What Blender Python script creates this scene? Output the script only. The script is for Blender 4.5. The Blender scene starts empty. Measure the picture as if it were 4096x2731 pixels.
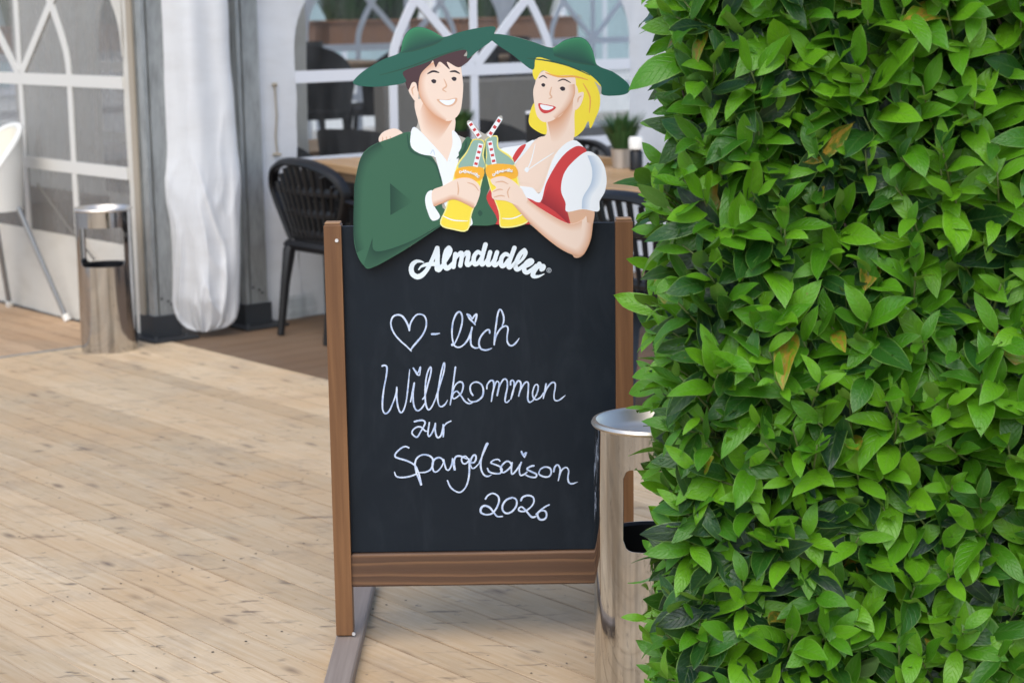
import bpy, math, random
import numpy as np
from mathutils import Vector, Matrix, noise
random.seed(7); rng = np.random.default_rng(11)
S = bpy.context.scene; COL = S.collection
rad = math.radians

# ------------------------------------------------------------------ camera
FPX = 7500.0; CAMH = 1.5; ROLL = 0.014; PITCH = math.atan((1365.5-30)/FPX)
cd = bpy.data.cameras.new('camera'); cam = bpy.data.objects.new('camera', cd); COL.objects.link(cam)
cd.sensor_width = 36.0; cd.lens = FPX/4096*36.0; cd.clip_start = 0.05; cd.clip_end = 500
FW = Vector((0, math.cos(PITCH), -math.sin(PITCH))); UP0 = Vector((0, math.sin(PITCH), math.cos(PITCH))); RT0 = Vector((1, 0, 0))
c_, s_ = math.cos(ROLL), math.sin(ROLL)
RT = RT0*c_ - UP0*s_; UP = RT0*s_ + UP0*c_
M = Matrix.Identity(4)
for i in range(3):
    M[i][0] = RT[i]; M[i][1] = UP[i]; M[i][2] = -FW[i]
M[2][3] = CAMH
cam.matrix_world = M
S.camera = cam
cd.dof.use_dof = True; cd.dof.focus_distance = 4.0; cd.dof.aperture_fstop = 5.0

# ------------------------------------------------------------------ world, sun, exposure
SUN_EL, SUN_AZ = 50.0, 195.0            # azimuth measured clockwise from +Y: the light comes from behind and left of the camera
w = bpy.data.worlds.new("World"); S.world = w; w.use_nodes = True
nt = w.node_tree; bg = nt.nodes['Background']
sky = nt.nodes.new('ShaderNodeTexSky'); sky.sky_type = 'NISHITA'; sky.sun_disc = False
sky.sun_elevation = rad(SUN_EL); sky.sun_rotation = rad(SUN_AZ); sky.air_density = 1.0; sky.dust_density = 1.6; sky.ozone_density = 1.0
nt.links.new(sky.outputs[0], bg.inputs[0]); bg.inputs[1].default_value = 0.15
sd = bpy.data.lights.new('sun', 'SUN'); sun = bpy.data.objects.new('sun', sd); COL.objects.link(sun)
sd.energy = 1.25; sd.angle = rad(60); sd.color = (1.0, 0.96, 0.89)
dirv = Vector((math.sin(rad(SUN_AZ))*math.cos(rad(SUN_EL)), math.cos(rad(SUN_AZ))*math.cos(rad(SUN_EL)), math.sin(rad(SUN_EL))))
sun.rotation_euler = dirv.to_track_quat('Z', 'Y').to_euler(); sun.location = (0, -5, 12)
vs = S.view_settings; vs.view_transform = 'Standard'; vs.look = 'None'; vs.gamma = 1; vs.use_curve_mapping = False
vs.exposure = 0.62
S.cycles.max_bounces = 10; S.cycles.transparent_max_bounces = 16

# ------------------------------------------------------------------ geometry helpers
def ray(px, py):
    return FW*FPX + RT*(px-2048) - UP*(py-1365.5)
OR = Vector((0, 0, CAMH))
def on_y(px, py, y):                     # photo point on the vertical plane at depth y
    r = ray(px, py); return OR + r*(y/r.y)
def on_z(px, py, z=0.0):
    r = ray(px, py); return OR + r*((z-CAMH)/r.z)
UA = Vector((.645, -.764, 0)).normalized(); VA = Vector((-UA.y, UA.x, 0))      # the tent's own grid
def uv(u, v, z=0.0): return UA*u + VA*v + Vector((0, 0, z))
UANG = math.atan2(UA.y, UA.x)
def project(P):
    d = P-OR; k = d.dot(FW)
    return 2048+d.dot(RT)/k*FPX, 1365.5-d.dot(UP)/k*FPX, k

class MB:
    def __init__(s): s.v = []; s.f = []; s.mi = []; s.uvs = None
    def add(s, vs, fs, m=0):
        o = len(s.v); s.v += [tuple(p) for p in vs]; s.f += [tuple(i+o for i in f) for f in fs]; s.mi += [m]*len(fs)
    def box(s, c, d, rot=None, bev=0.0, m=0):
        cx, cy, cz = c; a, b, h = d[0]/2, d[1]/2, d[2]/2
        if bev <= 0:
            P = [(x, y, z) for z in (-h, h) for y in (-b, b) for x in (-a, a)]
            Fs = [(0, 2, 3, 1), (4, 5, 7, 6), (0, 1, 5, 4), (2, 6, 7, 3), (0, 4, 6, 2), (1, 3, 7, 5)]
        else:
            P = []; q = bev
            for (aa, bb, zz) in ((a-q, b-q, -h), (a, b, -h+q), (a, b, h-q), (a-q, b-q, h)):
                P += [(-aa, -bb, zz), (aa, -bb, zz), (aa, bb, zz), (-aa, bb, zz)]
            Fs = [(3, 2, 1, 0), (12, 13, 14, 15)]
            for k in range(3):
                for i in range(4):
                    j = (i+1) % 4; Fs.append((k*4+i, k*4+j, k*4+4+j, k*4+4+i))
        R = rot if rot is not None else Matrix.Identity(3)
        s.add([R @ Vector(p) + Vector(c) for p in P], Fs, m)
    def tube(s, pts, r, n=8, closed=False, m=0, flat=None):
        pts = [Vector(p) for p in pts]; N = len(pts)
        rs = r if isinstance(r, (list, tuple)) else [r]*N
        ring = []; prev = None
        for i in range(N):
            a = pts[(i-1) % N] if (closed or i > 0) else pts[i]; b = pts[(i+1) % N] if (closed or i < N-1) else pts[i]
            t = (b-a).normalized()
            if prev is None:
                up = Vector((0, 0, 1)) if abs(t.z) < .9 else Vector((1, 0, 0))
                x = t.cross(up).normalized()
            else:
                x = (prev - t*prev.dot(t)).normalized()
            prev = x; y = t.cross(x)
            for k in range(n):
                an = 2*math.pi*k/n
                fx, fy = (1, 1) if flat is None else flat
                ring.append(pts[i] + x*math.cos(an)*rs[i]*fx + y*math.sin(an)*rs[i]*fy)
        Fs = []
        for i in range(N if closed else N-1):
            for k in range(n):
                j = (i+1) % N; k2 = (k+1) % n
                Fs.append((i*n+k, i*n+k2, j*n+k2, j*n+k))
        if not closed:
            Fs.append(tuple(range(n-1, -1, -1))); Fs.append(tuple((N-1)*n+k for k in range(n)))
        s.add(ring, Fs, m)
    def lathe(s, prof, n=48, c=(0, 0, 0), m=0, a0=0, a1=2*math.pi):
        full = abs(a1-a0-2*math.pi) < 1e-6; cols = n if full else n+1
        P = []
        for (r, z) in prof:
            for k in range(cols):
                a = a0+(a1-a0)*k/n; P.append((c[0]+r*math.cos(a), c[1]+r*math.sin(a), c[2]+z))
        Fs = []
        for i in range(len(prof)-1):
            for k in range(n):
                k2 = (k+1) % cols; Fs.append((i*cols+k, i*cols+k2, (i+1)*cols+k2, (i+1)*cols+k))
        s.add(P, Fs, m)
    def grid(s, fn, nu, nv, m=0):
        P = [fn(i/nu, j/nv) for j in range(nv+1) for i in range(nu+1)]
        Fs = [(j*(nu+1)+i, j*(nu+1)+i+1, (j+1)*(nu+1)+i+1, (j+1)*(nu+1)+i) for j in range(nv) for i in range(nu)]
        s.add(P, Fs, m)
    def build(s, name, mat, parent=None, smooth=False, mats=None):
        me = bpy.data.meshes.new(name); me.from_pydata(s.v, [], s.f)
        if mats:
            for q in mats: me.materials.append(q)
            me.polygons.foreach_set('material_index', s.mi)
        else: me.materials.append(mat)
        if smooth:
            me.polygons.foreach_set('use_smooth', [True]*len(me.polygons))
            if smooth != 'all':
                try: me.set_sharp_from_angle(angle=rad(40))
                except Exception: pass
        me.update()
        o = bpy.data.objects.new(name, me); COL.objects.link(o)
        if parent: o.parent = parent
        return o
def empty(name, loc=(0, 0, 0), rz=0.0):
    o = bpy.data.objects.new(name, None); o.empty_display_size = .05; COL.objects.link(o); o.location = loc; o.rotation_euler = (0, 0, rz); return o
def tag(o, label=None, cat=None, group=None, kind=None):
    if label: o['label'] = label
    if cat: o['category'] = cat
    if group: o['group'] = group
    if kind: o['kind'] = kind
    return o
def copy_tree(o, parent=None):
    c = o.copy(); COL.objects.link(c)
    if parent is not None: c.parent = parent
    for ch in list(o.children): copy_tree(ch, c)
    return c
def spline(pts, n=6, closed=False):
    pts = [Vector(p) for p in pts]; N = len(pts); out = []
    rngi = range(N) if closed else range(N-1)
    for i in rngi:
        g = (lambda k: pts[k % N]) if closed else (lambda k: pts[min(max(k, 0), N-1)])
        p0, p1, p2, p3 = g(i-1), g(i), g(i+1), g(i+2)
        for k in range(n):
            t = k/n; out.append(.5*((2*p1)+(p2-p0)*t+(2*p0-5*p1+4*p2-p3)*t*t+(3*p1-p0-3*p2+p3)*t**3))
    if not closed: out.append(pts[-1])
    return out

# ------------------------------------------------------------------ materials
def mat(name, col=(.5, .5, .5), rough=.5, metal=0.0, spec=.5):
    m = bpy.data.materials.new(name); m.use_nodes = True; b = m.node_tree.nodes['Principled BSDF']
    b.inputs['Base Color'].default_value = (*col, 1); b.inputs['Roughness'].default_value = rough; b.inputs['Metallic'].default_value = metal
    b.inputs['Specular IOR Level'].default_value = spec
    return m
class N:
    def __init__(s, m): s.t = m.node_tree; s.b = s.t.nodes.get('Principled BSDF')
    def n(s, ty, **kw):
        x = s.t.nodes.new(ty)
        for k, v in kw.items(): setattr(x, k, v)
        return x
    def l(s, a, b): s.t.links.new(a, b)
    def val(s, sock, v):
        if hasattr(v, 'is_output'): s.l(v, sock)
        else: sock.default_value = v
    def coord(s, which='Object', scale=(1, 1, 1), loc=None):
        tc = s.n('ShaderNodeTexCoord'); mp = s.n('ShaderNodeMapping'); s.l(tc.outputs[which], mp.inputs[0]); mp.inputs['Scale'].default_value = scale
        if loc is not None: s.val(mp.inputs['Location'], loc)
        return mp.outputs[0]
    def noise(s, vec, scale=5, detail=4, rough=.55, dist=0.0):
        x = s.n('ShaderNodeTexNoise'); s.l(vec, x.inputs['Vector']); x.inputs['Scale'].default_value = scale; x.inputs['Detail'].default_value = detail
        x.inputs['Roughness'].default_value = rough; x.inputs['Distortion'].default_value = dist; return x.outputs['Fac']
    def ramp(s, fac, stops):
        r = s.n('ShaderNodeValToRGB'); s.l(fac, r.inputs[0]); e = r.color_ramp.elements
        while len(e) < len(stops): e.new(.5)
        for k, (p, c) in enumerate(stops):
            e[k].position = p; e[k].color = (*c, 1) if len(c) == 3 else c
        return r.outputs[0]
    def mix(s, fac, a, b, mode='MIX'):
        x = s.n('ShaderNodeMix', data_type='RGBA', blend_type=mode)
        s.val(x.inputs[0], fac)
        s.val(x.inputs[6], a if hasattr(a, 'is_output') else (*a, 1)); s.val(x.inputs[7], b if hasattr(b, 'is_output') else (*b, 1))
        return x.outputs[2]
    def math(s, op, a, b=0.0, clamp=False):
        x = s.n('ShaderNodeMath', operation=op, use_clamp=clamp); s.val(x.inputs[0], a); s.val(x.inputs[1], b); return x.outputs[0]
    def bump(s, h, strength=.3, dist=.01):
        x = s.n('ShaderNodeBump'); x.inputs['Strength'].default_value = strength; x.inputs['Distance'].default_value = dist
        s.l(h, x.inputs['Height']); s.l(x.outputs[0], s.b.inputs['Normal'])
    def color(s, c): s.l(c, s.b.inputs['Base Color'])
    def rough(s, c): s.l(c, s.b.inputs['Roughness'])

def plank_mat(name, pale, tan, dark, stain=.5, rand=.34):
    m = mat(name, pale, .72, spec=.25); q = N(m)
    oi = q.n('ShaderNodeObjectInfo'); r = oi.outputs['Random']
    off = q.n('ShaderNodeCombineXYZ'); q.l(q.math('MULTIPLY', r, 37.0), off.inputs[0]); q.l(q.math('MULTIPLY', r, 11.0), off.inputs[1])
    vec = q.coord('Object', (1, 1, 1), off.outputs[0])
    st = q.n('ShaderNodeMapping'); q.l(vec, st.inputs[0]); st.inputs['Scale'].default_value = (1.3, 22, 22)
    g = q.noise(st.outputs[0], 3.0, 6, .6, .6)
    st2 = q.n('ShaderNodeMapping'); q.l(vec, st2.inputs[0]); st2.inputs['Scale'].default_value = (4, 150, 60)
    fine = q.noise(st2.outputs[0], 2.0, 3, .6)
    c = q.mix(q.ramp(g, [(.3, (0, 0, 0)), (.7, (1, 1, 1))]), pale, tan)
    c = q.mix(q.math('MULTIPLY', fine, .35), c, tan, 'MULTIPLY')
    rr = q.math('ADD', q.math('MULTIPLY', q.math('SUBTRACT', r, .5), rand), 1.0)
    cc = q.n('ShaderNodeCombineColor')
    for k in range(3): q.l(rr, cc.inputs[k])
    c = q.mix(1.0, c, cc.outputs[0], 'MULTIPLY')
    # knots: stretched voronoi cells
    kv = q.n('ShaderNodeMapping'); q.l(vec, kv.inputs[0]); kv.inputs['Scale'].default_value = (2.6, 8.0, 1)
    vo = q.n('ShaderNodeTexVoronoi', voronoi_dimensions='2D'); q.l(kv.outputs[0], vo.inputs['Vector']); vo.inputs['Scale'].default_value = 1.0
    sel = q.math('GREATER_THAN', q.n('ShaderNodeSeparateColor').outputs[0], .5)
    sc = q.n('ShaderNodeSeparateColor'); q.l(vo.outputs['Color'], sc.inputs[0])
    gate = q.math('MULTIPLY', q.math('GREATER_THAN', sc.outputs[0], .45), sc.outputs[1])
    kn = q.ramp(q.math('ADD', vo.outputs['Distance'], q.math('MULTIPLY', q.math('SUBTRACT', g, .5), .22)), [(.02, (1, 1, 1)), (.13, (0, 0, 0))])
    kf = q.math('MULTIPLY', q.math('MULTIPLY', kn, gate), 1.0)
    c = q.mix(kf, c, dark)
    # scuffs and dirt in the deck's own frame
    wv = q.coord('Generated')
    tc = q.n('ShaderNodeNewGeometry')
    wm = q.n('ShaderNodeMapping'); q.l(tc.outputs['Position'], wm.inputs[0]); wm.inputs['Rotation'].default_value = (0, 0, rad(-18)); wm.inputs['Scale'].default_value = (9, 30, 1)
    sp = q.noise(wm.outputs[0], 1.0, 3, .6, .5)
    sf = q.ramp(sp, [(.60, (0, 0, 0)), (.71, (1, 1, 1))])
    c = q.mix(q.math('MULTIPLY', sf, stain), c, (dark[0]*.6, dark[1]*.68, dark[2]*.8))
    big = q.noise(tc.outputs['Position'], 1.7, 4, .6, .3)
    c = q.mix(q.math('MULTIPLY', q.ramp(big, [(.4, (0, 0, 0)), (.65, (1, 1, 1))]), .4), c, (tan[0]*1.0, tan[1]*.84, tan[2]*.68))
    bl = q.n('ShaderNodeMapping'); q.l(tc.outputs['Position'], bl.inputs[0]); bl.inputs['Scale'].default_value = (26, 40, 1); bl.inputs['Rotation'].default_value = (0, 0, rad(25))
    bn_ = q.noise(bl.outputs[0], 1.0, 2, .5, 1.2)
    c = q.mix(q.math('MULTIPLY', q.ramp(bn_, [(.70, (0, 0, 0)), (.77, (1, 1, 1))]), stain*1.1), c, (dark[0]*.8, dark[1]*.9, dark[2]*1.05))
    patch = q.noise(tc.outputs['Position'], 4.5, 5, .65, .2)
    c = q.mix(q.math('MULTIPLY', q.ramp(patch, [(.52, (0, 0, 0)), (.75, (1, 1, 1))]), .45*stain), c, (dark[0]*1.1, dark[1]*1.2, dark[2]*1.4))
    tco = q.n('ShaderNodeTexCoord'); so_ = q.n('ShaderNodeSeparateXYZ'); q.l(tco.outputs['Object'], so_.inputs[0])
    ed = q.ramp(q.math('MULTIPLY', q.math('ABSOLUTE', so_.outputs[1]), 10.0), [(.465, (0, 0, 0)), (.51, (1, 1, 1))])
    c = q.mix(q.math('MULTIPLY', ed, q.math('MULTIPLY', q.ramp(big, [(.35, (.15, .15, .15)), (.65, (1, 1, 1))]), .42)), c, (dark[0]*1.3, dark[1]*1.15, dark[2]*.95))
    q.color(c); q.bump(q.math('ADD', g, fine), .25, .002)
    return m
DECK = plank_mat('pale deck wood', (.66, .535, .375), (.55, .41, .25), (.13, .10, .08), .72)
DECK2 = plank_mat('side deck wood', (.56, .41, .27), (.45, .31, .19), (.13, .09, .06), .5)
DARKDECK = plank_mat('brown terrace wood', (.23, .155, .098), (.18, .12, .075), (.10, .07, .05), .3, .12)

def wood_mat(name, a, b, axis, rough=.5, ring=60.0, dist=3.0):
    m = mat(name, a, rough, spec=.4); q = N(m); sc = [ring/6]*3; sc[axis] = .5
    vec = q.coord('Object', tuple(sc))
    nz = q.noise(vec, 1.6, 5, .6, .8)
    s2 = [140]*3; s2[axis] = 5
    f = q.noise(q.coord('Object', tuple(s2)), 1.0, 3, .6)
    c = q.mix(q.ramp(nz, [(.36, (0, 0, 0)), (.5, (.4, .4, .4)), (.62, (1, 1, 1))]), a, b)
    c = q.mix(q.math('MULTIPLY', f, .4), c, a, 'MULTIPLY')
    q.color(c); q.bump(f, .15, .002); return m
POSTW = wood_mat('brown stained post', (.158, .072, .029), (.250, .122, .050), 2)
# the rail: a plain sawn face with a long tongue of pale grain
RAILW = mat('dark stained rail', (.10, .05, .025), .5, spec=.4); q = N(RAILW)
vec = q.coord('Object', (1, 1, 1))
sx = q.n('ShaderNodeSeparateXYZ'); q.l(vec, sx.inputs[0])
wob = q.noise(q.coord('Object', (3, 1, 12)), 1.2, 3, .5)
prof = q.math('ADD', sx.outputs[2], q.math('MULTIPLY', q.math('SUBTRACT', wob, .5), .016))
dd = q.math('SQRT', q.math('ADD', q.math('POWER', q.math('MULTIPLY', q.math('MAXIMUM', q.math('SUBTRACT', sx.outputs[0], .0), .0), .028), 2.0), q.math('POWER', q.math('SUBTRACT', prof, .002), 2.0)))
ph = q.math('FRACT', q.math('MULTIPLY', q.math('ADD', dd, q.math('MULTIPLY', sx.outputs[0], -.010)), 52.0))
rg = q.ramp(ph, [(0, (.085, .043, .024)), (.55, (.11, .056, .03)), (.82, (.24, .125, .06)), (.93, (.19, .10, .05)), (1, (.085, .043, .024))])
fi = q.noise(q.coord('Object', (6, 120, 160)), 1.0, 3, .6)
q.color(q.mix(q.math('MULTIPLY', fi, .6), q.mix(q.math('MULTIPLY', wob, .35), rg, (.10, .052, .03)), (.08, .045, .03))); q.bump(fi, .2, .002)
FOOTW = wood_mat('grey weathered runner', (.29, .235, .20), (.37, .31, .265), 1, .75)
TABLEW = wood_mat('oak tabletop', (.42, .26, .12), (.53, .34, .17), 0, .45)
BOARD = mat('chalkboard black', (.017, .021, .028), .42, spec=.22); q = N(BOARD)
sm = q.noise(q.coord('Object', (2, 1, 3)), 3.0, 5, .6, .5)
st = q.noise(q.coord('Object', (30, 1, 4)), 3.0, 3, .6, .2)
q.color(q.mix(q.ramp(sm, [(.45, (0, 0, 0)), (.8, (.35, .35, .35))]), (.0062, .0112, .0185), (.012, .019, .028)))
wp = q.noise(q.coord('Object', (7, 1, 2.2)), 2.2, 6, .7, 1.0)
scv = q.n('ShaderNodeMapping'); q.l(q.coord('Object'), scv.inputs[0]); scv.inputs['Rotation'].default_value = (0, rad(48), 0); scv.inputs['Scale'].default_value = (1.2, 1, 70)
scr = q.ramp(q.noise(scv.outputs[0], 1.0, 2, .5), [(.735, (0, 0, 0)), (.76, (1, 1, 1))])
c0 = q.b.inputs['Base Color'].links[0].from_socket
c1 = q.mix(q.math('MULTIPLY', q.ramp(wp, [(.5, (0, 0, 0)), (.75, (1, 1, 1))]), .16), c0, (.045, .055, .07))
q.color(q.mix(q.math('MULTIPLY', scr, .25), c1, (.09, .10, .12)))
q.rough(q.math('ADD', q.math('MULTIPLY', wp, .3), .28))
CHALK = mat('chalk marker', (.60, .67, .82), .8); q = N(CHALK)
q.color(q.ramp(q.noise(q.coord('Object', (90, 90, 90)), 1.0, 3, .6), [(.3, (.33, .44, .68)), (.62, (.62, .71, .88))]))
LOGO = mat('white lettering print', (.74, .83, .90), .5)
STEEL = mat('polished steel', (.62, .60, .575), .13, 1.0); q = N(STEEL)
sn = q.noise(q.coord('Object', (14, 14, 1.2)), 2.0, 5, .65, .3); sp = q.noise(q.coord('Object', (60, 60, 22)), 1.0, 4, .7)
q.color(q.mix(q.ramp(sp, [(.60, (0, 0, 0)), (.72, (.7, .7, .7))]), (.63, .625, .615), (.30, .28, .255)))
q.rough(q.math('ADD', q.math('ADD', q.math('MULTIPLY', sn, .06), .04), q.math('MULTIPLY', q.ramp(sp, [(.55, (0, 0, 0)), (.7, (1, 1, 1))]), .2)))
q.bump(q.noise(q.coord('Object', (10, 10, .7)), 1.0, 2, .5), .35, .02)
stk = q.ramp(q.noise(q.coord('Object', (26, 26, .8)), 1.0, 3, .6), [(.34, (.42, .40, .38)), (.5, (.9, .9, .9)), (.7, (1, 1, 1))])  # smudge streaks and imitated reflection bands, both put into the steel colour
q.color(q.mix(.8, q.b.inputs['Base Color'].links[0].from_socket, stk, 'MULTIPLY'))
BRUSHED = mat('brushed steel', (.74, .68, .60), .42, 1.0)
BINBLACK = mat('black bucket', (.012, .012, .014), .45)
ALU = mat('dull aluminium', (.36, .37, .36), .5, .6); q = N(ALU)
an = q.noise(q.coord('Object', (8, 8, 2)), 3.0, 6, .65)
q.color(q.ramp(an, [(.3, (.26, .265, .255)), (.55, (.40, .41, .40)), (.75, (.47, .48, .47))]))
ALUB = mat('beige edge profile', (.36, .31, .24), .6)
IRON = mat('dark base plate', (.045, .048, .052), .6, .4)
BLACKP = mat('black plastic', (.007, .007, .008), .42, spec=.4)
WICKER = mat('dark wicker', (.018, .017, .017), .55)
NAVY = mat('navy plastic', (.018, .028, .045), .45)
WHITEP = mat('white plastic', (.78, .77, .72), .35); CREAMP = mat('cream inner seat', (.78, .73, .60), .45)
TUBEG = mat('grey tube', (.30, .31, .32), .4, .6)
def fabric(name, col, trans=.25, grime=.3):
    m = mat(name, col, .42, spec=.35); q = N(m); out = q.t.nodes['Material Output']
    gn = q.noise(q.coord('Object', (2, 2, 5)), 2.5, 5, .6)
    c = q.mix(q.math('MULTIPLY', q.ramp(gn, [(.45, (0, 0, 0)), (.8, (1, 1, 1))]), grime), col, (col[0]*.62, col[1]*.58, col[2]*.52))
    q.color(c); tr = q.n('ShaderNodeBsdfTranslucent'); q.l(c, tr.inputs[0])
    mx = q.n('ShaderNodeMixShader'); mx.inputs[0].default_value = trans
    q.l(q.b.outputs[0], mx.inputs[1]); q.l(tr.outputs[0], mx.inputs[2]); q.l(mx.outputs[0], out.inputs[0])
    return m
PVC = fabric('white tent vinyl', (.78, .79, .80), .25, .22); PVCW = fabric('cream tent vinyl', (.70, .67, .60), .15)
BARW = mat('white window bar', (.72, .74, .78), .5); BARC = mat('cream window bar', (.66, .645, .60), .5)
ROOF = fabric('roof vinyl', (.86, .87, .88), .7, .1); PVCB = fabric('thin back wall vinyl', (.84, .84, .84), .6, .1)
def pane_mat(name, tint, clear, haze):
    m = bpy.data.materials.new(name); m.use_nodes = True; t = m.node_tree; q = N(m); out = t.nodes['Material Output']
    tr = q.n('ShaderNodeBsdfTransparent'); tr.inputs[0].default_value = (*tint, 1)
    q.b.inputs['Base Color'].default_value = (*haze, 1); q.b.inputs['Roughness'].default_value = .25
    nz = q.noise(q.coord('Object', (3, 3, 1)), 2.5, 5, .65)
    mx = q.n('ShaderNodeMixShader'); q.l(q.ramp(nz, [(.3, (clear-.08,)*3), (.7, (clear+.06,)*3)]), mx.inputs[0])
    q.bump(q.noise(q.coord('Object', (5, 5, 1.5)), 2.0, 3, .5), .6, .05)
    q.l(q.b.outputs[0], mx.inputs[1]); q.l(tr.outputs[0], mx.inputs[2]); q.l(mx.outputs[0], out.inputs[0]); return m
PANE_L = pane_mat('hazy vinyl pane', (.8, .8, .8), .50, (.30, .29, .275)); PANE_R = pane_mat('clear vinyl pane', (.97, .98, .98), .925, (.26, .27, .28))
def leaf_mat():
    m = mat('laurel leaf', (.06, .16, .02), .33, spec=.45); q = N(m); out = q.t.nodes['Material Output']
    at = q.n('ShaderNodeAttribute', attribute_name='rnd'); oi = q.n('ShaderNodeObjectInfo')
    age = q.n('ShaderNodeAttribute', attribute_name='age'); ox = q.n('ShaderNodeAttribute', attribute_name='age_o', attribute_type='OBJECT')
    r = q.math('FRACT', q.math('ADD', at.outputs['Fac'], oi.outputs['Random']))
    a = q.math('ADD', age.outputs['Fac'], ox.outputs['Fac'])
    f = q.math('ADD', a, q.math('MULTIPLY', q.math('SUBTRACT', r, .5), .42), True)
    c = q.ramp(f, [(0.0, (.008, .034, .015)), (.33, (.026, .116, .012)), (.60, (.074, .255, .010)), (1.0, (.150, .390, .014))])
    yl = q.math('MULTIPLY', q.math('GREATER_THAN', r, .991), q.ramp(q.noise(q.coord('UV', (2, 3, 1)), 1.5, 3, .6), [(.42, (.15, .15, .15)), (.56, (1, 1, 1))]))
    c = q.mix(yl, c, (.42, .25, .035))
    spn = q.n('ShaderNodeCombineXYZ'); q.l(q.math('MULTIPLY', r, 91.0), spn.inputs[2])
    spv = q.coord('UV', (4, 7, 1), spn.outputs[0]); spo = q.ramp(q.noise(spv, 1.3, 3, .6), [(.70, (0, 0, 0)), (.74, (1, 1, 1))])
    c = q.mix(q.math('MULTIPLY', q.math('MULTIPLY', spo, q.math('GREATER_THAN', q.math('FRACT', q.math('MULTIPLY', r, 7.0)), .7)), .7), c, (.20, .13, .03))
    uvn = q.n('ShaderNodeUVMap', uv_map='UVMap'); sx = q.n('ShaderNodeSeparateXYZ'); q.l(uvn.outputs[0], sx.inputs[0])
    ax = q.math('ABSOLUTE', q.math('SUBTRACT', q.math('MULTIPLY', sx.outputs[0], 2.0), 1.0))
    rib = q.ramp(ax, [(.0, (1, 1, 1)), (.06, (.3, .3, .3)), (.11, (0, 0, 0))])
    edge = q.ramp(ax, [(.90, (0, 0, 0)), (.97, (1, 1, 1))])
    wv = q.math('FRACT', q.math('SUBTRACT', q.math('MULTIPLY', sx.outputs[1], 8.0), q.math('MULTIPLY', ax, 2.2)))
    vein = q.ramp(wv, [(.0, (1, 1, 1)), (.10, (0, 0, 0)), (.9, (0, 0, 0)), (1, (1, 1, 1))])
    c = q.mix(q.math('MULTIPLY', q.math('MAXIMUM', rib, q.math('MULTIPLY', vein, .3)), .55), c, q.mix(.5, c, (.19, .33, .08)))
    c = q.mix(q.math('MULTIPLY', edge, .6), c, (.22, .38, .08))
    geo = q.n('ShaderNodeNewGeometry')
    mot = q.noise(q.coord('UV', (3, 5, 1)), 2.0, 3, .6)
    c = q.mix(q.math('MULTIPLY', mot, .35), c, q.mix(1.0, c, (.55, .6, .5), 'MULTIPLY'))
    under = q.mix(.55, c, (.14, .25, .07))
    c2 = q.mix(geo.outputs['Backfacing'], c, under)
    q.color(c2); q.rough(q.math('ADD', q.math('MULTIPLY', geo.outputs['Backfacing'], .3), q.math('ADD', q.math('MULTIPLY', mot, .12), .27)))
    q.bump(q.math('SUBTRACT', q.math('MULTIPLY', mot, .8), q.math('MULTIPLY', vein, .35)), .5, .004)
    tr = q.n('ShaderNodeBsdfTranslucent'); q.l(q.mix(.5, c, (.26, .52, .01)), tr.inputs[0])
    mx = q.n('ShaderNodeMixShader'); mx.inputs[0].default_value = .22
    q.l(q.b.outputs[0], mx.inputs[1]); q.l(tr.outputs[0], mx.inputs[2]); q.l(mx.outputs[0], out.inputs[0])
    return m
LEAF = leaf_mat()
TWIG = mat('twig', (.10, .14, .035), .6); BARK = mat('bark', (.06, .042, .028), .8)
GRASSY = mat('potted greenery', (.035, .10, .025), .5)
TERRA = mat('terracotta wood', (.40, .20, .11), .7); TIN = mat('tin pot', (.55, .52, .48), .4, .7)
STONE = mat('pale gravel', (.36, .34, .31), .9); q = N(STONE)
q.color(q.ramp(q.noise(q.coord('Object', (1, 1, 1)), 30, 6, .7), [(.3, (.28, .265, .24)), (.7, (.42, .40, .37))]))
SUBF = mat('dark underfloor', (.05, .04, .032), .9)
WALLP = mat('pale render', (.80, .80, .78), .85)
GLASSD = mat('window glass', (.42, .55, .57), .08, spec=.8)
BEIGE = mat('beige upholstery', (.36, .32, .27), .8)

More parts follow.
